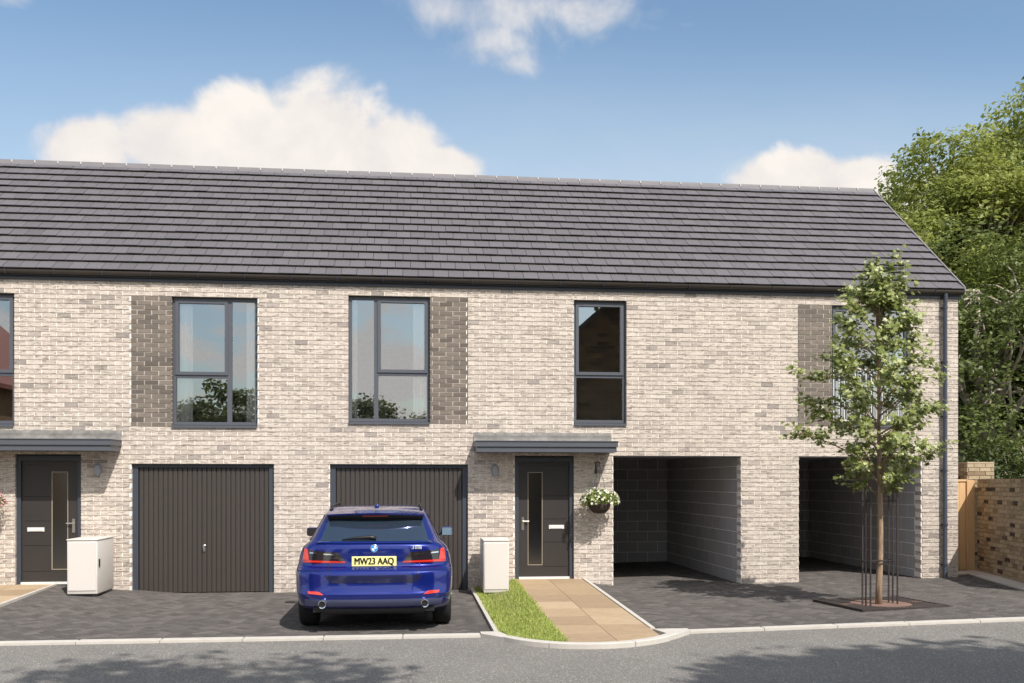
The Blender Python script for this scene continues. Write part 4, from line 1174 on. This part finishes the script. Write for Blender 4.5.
# aerial fin, roof rails
f_ = MB(); f_.bevbox(-.028, .028, Y0+.98, Y0+1.20, 1.46, 1.515, .018); f_.build('aerial_fin', M['paint'], car, angle=60)
for s in (-1, 1):
    r_ = MB(); r_.tube([(s*.575,Y0+.86,1.45), (s*.565,Y0+1.0,1.487), (s*.55,Y0+1.5,1.508), (s*.55,Y0+1.95,1.505), (s*.56,Y0+2.1,1.47)], .014, 8); r_.build('roof_rail', M['black'], car, smooth=True)
    # side glass
    m2 = MB(); V = []
    zz = np.linspace(1.075, 1.385, 7)
    for z in zz:
        ya, yb = Y0+Rz(z)+cz(z)+.02, Y0+Fz(z)-.42
        for i in range(9): V.append((s*(Wz(z)+.004), ya+(yb-ya)*i/8, z))
    F = [(j*9+i, j*9+i+1, (j+1)*9+i+1, (j+1)*9+i) for j in range(6) for i in range(8)]
    m2.mesh(V, F if s > 0 else [tuple(reversed(f)) for f in F]); m2.build('side_window', M['tinted'], car, smooth=True)
    m2 = MB(); 
    m2.tube([(s*(Wz(z)+.008), Y0+Rz(z)+cz(z)*.93, z) for z in np.linspace(1.08,1.385,6)], .007, 6); m2.build('window_trim', M['black'], car, smooth=True)
    # mirror
    m2 = MB(); m2.bevbox(min(s*.865,s*1.025), max(s*.865,s*1.025), Y0+2.28, Y0+2.40, 1.035, 1.160, .03)
    mo = m2.build('mirror', M['paint'], car, angle=50)
    m2 = MB(); m2.box(min(s*.878,s*1.012), max(s*.878,s*1.012), Y0+2.272, Y0+2.279, 1.045, 1.15); m2.build('mirror_glass', M['mirror'] if s > 0 else M['dark_lens'], mo)
    m2 = MB(); m2.tube([(s*.80,Y0+2.36,1.05), (s*.89,Y0+2.35,1.075)], .022, 8); m2.build('stalk', M['black'], mo)
    m2 = MB(); m2.tube([(s*.907, Y0+1.55, .62), (s*.917, Y0+1.56, .66), (s*.917, Y0+1.56, .70)], .003, 4)
m2 = MB(); V = []
for j, z in enumerate(np.linspace(1.02, 1.42, 8)):
    for i in range(15):
        x = (-1+2*i/14)*Wz(z)*.86; w = Wz(z); f = Fz(z)
        V.append((x, Y0 + f - .5*(1-(1-(abs(x)/w)**2.8)**(1/2.8)) + .006, z+.004))
m2.mesh(V, [(j*15+i+1, j*15+i, (j+1)*15+i, (j+1)*15+i+1) for j in range(7) for i in range(14)]); m2.build('windscreen', M['tinted'], car, smooth=True)
ub = MB(); ub.box(-.60, .60, Y0+.35, Y0+4.0, .20, .42); ub.box(-.72,.72,Y0+.16,Y0+.34,.25,.36); ub.build('underbody', M['black'], car)
# wheels
for y in WY:
    for s in (-1, 1):
        t_ = MB(); cx = s*.825
        prof = [(.215,-.105), (.30,-.112), (.322,-.095), (.333,-.06), (.334,0), (.333,.06), (.322,.095), (.30,.112), (.215,.105)]
        t_.lathe(prof, 'x', (cx, y, .334), 40)
        wh = t_.build('wheel', M['tyre'], car, angle=40)
        r_ = MB(); r_.lathe([(.212,-.10), (.222,.104), (.205,.108), (.195,.06)] if s > 0 else [(.195,-.06), (.205,-.108), (.222,-.104), (.212,.10)], 'x', (cx, y, .334), 32)
        for k in range(5):
            a = 2*math.pi*k/5+.3
            r_.tube([(cx+s*.085, y+math.cos(a)*.03, .334+math.sin(a)*.03), (cx+s*.10, y+math.cos(a)*.205, .334+math.sin(a)*.205)], [.038,.024], 6)
        r_.lathe([(.055, .06), (.05, .105)] if s > 0 else [(.05,-.105), (.055,-.06)], 'x', (cx, y, .334), 16)
        r_.build('rim', M['rim'], wh, angle=40)

# ================================================================== ACROSS THE ROAD (seen mirrored in the windows, casting shade on the road)
def opposite(loc, w, d, eaves, pitch, label, roofmat):
    h = thing('brick_house', label, 'house', loc, 0, 'brick houses across the road')
    rz_ = eaves + w/2*math.tan(R(pitch))
    m2 = MB()
    def iv(z):
        if z < eaves: return [(-w/2, w/2)]
        t = (z-eaves)/(rz_-eaves); return [(-w/2*(1-t), w/2*(1-t))] if t < .97 else []
    lay(m2, iv, rz_-.05, -.1, L=.45, Hc=.15, depth=.3, xf=lambda a, dd, z: (-a, -dd, z), jit=.001)
    m2.box(-w/2, -w/2+.3, -d, -.3, -.1, eaves); m2.box(w/2-.3, w/2, -d, -.3, -.1, eaves); m2.box(-w/2+.3, w/2-.3, -d, -d+.3, -.1, eaves)
    m2.build('wall', [M['dark_brick'], M['brown_mortar']], h)
    m2 = MB(); e = .35; th = .16; ez = eaves - e*math.tan(R(pitch))
    pr = [(-w/2-e, ez), (0, rz_), (w/2+e, ez), (w/2+e, ez+th), (0, rz_+th*1.3), (-w/2-e, ez+th)]
    V = [(x, .25, z) for x, z in pr] + [(x, -d-.25, z) for x, z in pr]
    m2.mesh(V, [(i, i+6, (i+1) % 6+6, (i+1) % 6) for i in range(6)] + [(0,1,4,5), (1,2,3,4), (11,10,7,6), (10,9,8,7)])
    m2.build('roof', roofmat, h, fix=True)
opposite((8.3, -18.2, 0), 8.4, 10, 5.6, 41, 'dark brick gabled house across the road, mirrored in the narrow middle window', M['tile'])
opposite((-18.8, -18.2, 0), 8.4, 10, 5.4, 41, 'red roofed brick house across the road, mirrored in the far left window', M['red_tile'])
OG = 'trees across the road'
big_tree('broadleaf_tree', 'round dark tree across the road, mirrored in the window above the left garage', (-10.2, -36, 0), 7.3, 3.4, M['leaf_b'], 61, clumps=150, per=130, leaf=.25, low=.1, group=OG)
big_tree('broadleaf_tree', 'low tree across the road, mirrored in the window above the right garage', (-3.2, -37, 0), 6.6, 2.6, M['leaf_b'], 62, clumps=120, per=120, leaf=.25, low=.1, group=OG)
big_tree('broadleaf_tree', 'small tree across the road beside the low mirrored tree', (1.0, -38, 0), 5.6, 2.3, M['leaf_b'], 63, clumps=110, per=120, leaf=.25, low=.1, group=OG)
big_tree('roadside_tree', 'tall tree near the camera shading the right of the road', (9.1, -16.9, .06), 12.6, 2.5, M['leaf_b'], 71, trunk_h=.6, clumps=240, per=150, leaf=.28, low=.6, group='trees shading the road', trunk_r=.16)
big_tree('roadside_tree', 'tall tree near the camera shading the left of the road', (2.3, -16.9, .06), 13.2, 2.3, M['leaf_b'], 72, trunk_h=.6, clumps=80, per=80, leaf=.24, low=.62, group='trees shading the road', trunk_r=.14)

# ================================================================== LIGHT, SKY
AZ, EL = 26.0, 49.0          # sun: degrees right of straight-behind-camera, elevation
sd = Vector((math.sin(R(AZ))*math.cos(R(EL)), -math.cos(R(AZ))*math.cos(R(EL)), math.sin(R(EL))))
sun = bpy.data.lights.new('sun', 'SUN'); sun.energy = 4.2; sun.angle = R(.5); sun.color = (1.0, .955, .90)
so = bpy.data.objects.new('sun', sun); COL.objects.link(so); so.location = (5,-20,30)
so.rotation_euler = sd.to_track_quat('Z', 'Y').to_euler()

W = bpy.data.worlds.new('World'); scene.world = W; W.use_nodes = True
t = NT(W.node_tree); bg = W.node_tree.nodes['Background']
sky = t.n('ShaderNodeTexSky'); sky.sky_type = 'NISHITA'; sky.sun_disc = False
sky.sun_elevation = R(EL); sky.sun_rotation = R(180 - AZ)
sky.air_density = 1.0; sky.dust_density = 2.2; sky.ozone_density = 1.2; sky.altitude = 50
SKY_S = .145
tc = t.n('ShaderNodeTexCoord'); sx = t.n('ShaderNodeSeparateXYZ'); t.link(tc.outputs['Generated'], sx.inputs[0])
dx, dy, dz = sx.outputs
ay = t.m('MAXIMUM', dy, .02)
u, v = t.m('DIVIDE', dx, ay), t.m('DIVIDE', dz, ay)
front = t.m('GREATER_THAN', dy, .02)
uv = t.n('ShaderNodeCombineXYZ'); t.link(u, uv.inputs[0]); t.link(v, uv.inputs[1])
n1 = t.noise(uv.outputs[0], 9, 9, .56, .25)
mp2 = t.n('ShaderNodeVectorMath', operation='MULTIPLY'); t.link(uv.outputs[0], mp2.inputs[0]); mp2.inputs[1].default_value = (.55, 1.6, 1)
n2 = t.noise(mp2.outputs[0], 9, 8, .6, .6)
Fp, th = 948.0, math.atan(100/948.0)
def uvp(x, y):
    q = (x-512)/Fp; return (q*math.cos(th)+math.sin(th))/(math.cos(th)-q*math.sin(th)), ((482-y)/Fp)/(math.cos(th)-q*math.sin(th))
def cloud(blobs, noise, amt, lo, hi, op=1.0):
    acc = None
    for (x, y, rx, ry) in blobs:
        u0, v0 = uvp(x, y); a, b = rx/Fp, ry/Fp
        e = t.m('SUBTRACT', 1.0, t.m('SQRT', t.m('ADD', t.m('POWER', t.m('ABSOLUTE', t.m('DIVIDE', t.m('SUBTRACT', u, u0), a)), 2.0), t.m('POWER', t.m('ABSOLUTE', t.m('DIVIDE', t.m('SUBTRACT', v, v0), b)), 2.0))))
        acc = e if acc is None else t.m('MAXIMUM', acc, e)
    d = t.m('ADD', acc, t.m('MULTIPLY', t.m('SUBTRACT', noise, .5), amt))
    r = t.n('ShaderNodeMapRange'); r.interpolation_type = 'SMOOTHSTEP'
    t.link(d, r.inputs[0]); r.inputs[1].default_value = lo; r.inputs[2].default_value = hi
    return t.m('MULTIPLY', r.outputs[0], op)
c1 = cloud([(88,148,62,42), (165,142,70,42), (240,142,72,58), (325,135,74,64), (390,150,64,46), (436,166,60,26), (250,190,230,46)], n1, 1.8, -.04, .42)
c2 = cloud([(455,14,70,42), (520,6,84,42), (578,8,66,34), (490,44,58,34), (514,64,42,22)], n1, 3.6, .0, 1.35, .82)
c3 = cloud([(770,185,62,34), (815,180,66,38), (865,185,60,36), (930,200,70,40), (1010,210,90,50)], n1, 2.0, .0, .4)
c4 = cloud([(655,12,60,22), (690,24,40,14), (12,-2,36,14)], n2, 3.6, .3, 1.5, .5)
cf = t.m('MULTIPLY', t.m('MAXIMUM', t.m('MAXIMUM', c1, c2), t.m('MAXIMUM', c3, c4)), front)
# clouds in the half of the sky behind the camera
sc = t.n('ShaderNodeVectorMath', operation='MULTIPLY'); t.link(tc.outputs['Generated'], sc.inputs[0]); sc.inputs[1].default_value = (3.4, 3.4, 8.0)
nb1 = t.noise(sc.outputs[0], 1.9, 8, .55, .3)
rb = t.n('ShaderNodeMapRange'); rb.interpolation_type = 'SMOOTHSTEP'; t.link(nb1, rb.inputs[0]); rb.inputs[1].default_value = .47; rb.inputs[2].default_value = .56
back = t.m('MULTIPLY', rb.outputs[0], t.m('SUBTRACT', 1.0, front))
cm = t.m('MAXIMUM', cf, t.m('MULTIPLY', back, .9), clamp=True)
shade = t.ramp(n1, [(.3, (.80,.76,.76,1)), (.62, (1.0,.94,.875,1))])
cl = t.n('ShaderNodeVectorMath', operation='SCALE'); t.link(shade, cl.inputs[0]); cl.inputs['Scale'].default_value = .76/SKY_S
skc = t.mix(1.0, sky.outputs[0], (.93,1.01,.98,1), 'MULTIPLY')
veil = t.n('ShaderNodeMapRange'); veil.interpolation_type = 'SMOOTHSTEP'; t.link(v, veil.inputs[0]); veil.inputs[1].default_value = .52; veil.inputs[2].default_value = .24
veil.inputs[3].default_value = 0.0; veil.inputs[4].default_value = .75
ur = t.n('ShaderNodeMapRange'); t.link(u, ur.inputs[0]); ur.inputs[1].default_value = -.5; ur.inputs[2].default_value = .5; ur.inputs[3].default_value = .6; ur.inputs[4].default_value = 1.15
vl = t.m('MULTIPLY', t.m('MULTIPLY', veil.outputs[0], ur.outputs[0]), t.m('MULTIPLY_ADD', n2, .5, .75), clamp=True)
vl = t.m('MULTIPLY', vl, front)
skc = t.mix(vl, skc, tuple(q/SKY_S for q in (.50,.585,.66)) + (1,))
bk = t.n('ShaderNodeVectorMath', operation='SCALE'); t.link(cl.outputs[0], bk.inputs[0]); t.link(t.m('MULTIPLY_ADD', t.m('SUBTRACT', 1.0, front), .35, 1.0), bk.inputs['Scale'])
cl = bk
fin = t.mix(cm, skc, cl.outputs[0])
t.link(fin, bg.inputs['Color']); bg.inputs['Strength'].default_value = SKY_S

# ================================================================== CAMERA
cam = bpy.data.cameras.new('camera'); cam.sensor_width = 36; cam.lens = 948/1024*36; cam.shift_y = 140.5/1024
cam.clip_start = .1; cam.clip_end = 1000
cao = bpy.data.objects.new('camera', cam); COL.objects.link(cao)
cao.location = (0, -15.76, 1.8); cao.rotation_euler = (R(90), 0, -th)
scene.camera = cao
vs = scene.view_settings; vs.view_transform = 'Standard'; vs.look = 'None'; vs.exposure = 0.38; vs.gamma = 1.0; vs.use_curve_mapping = False
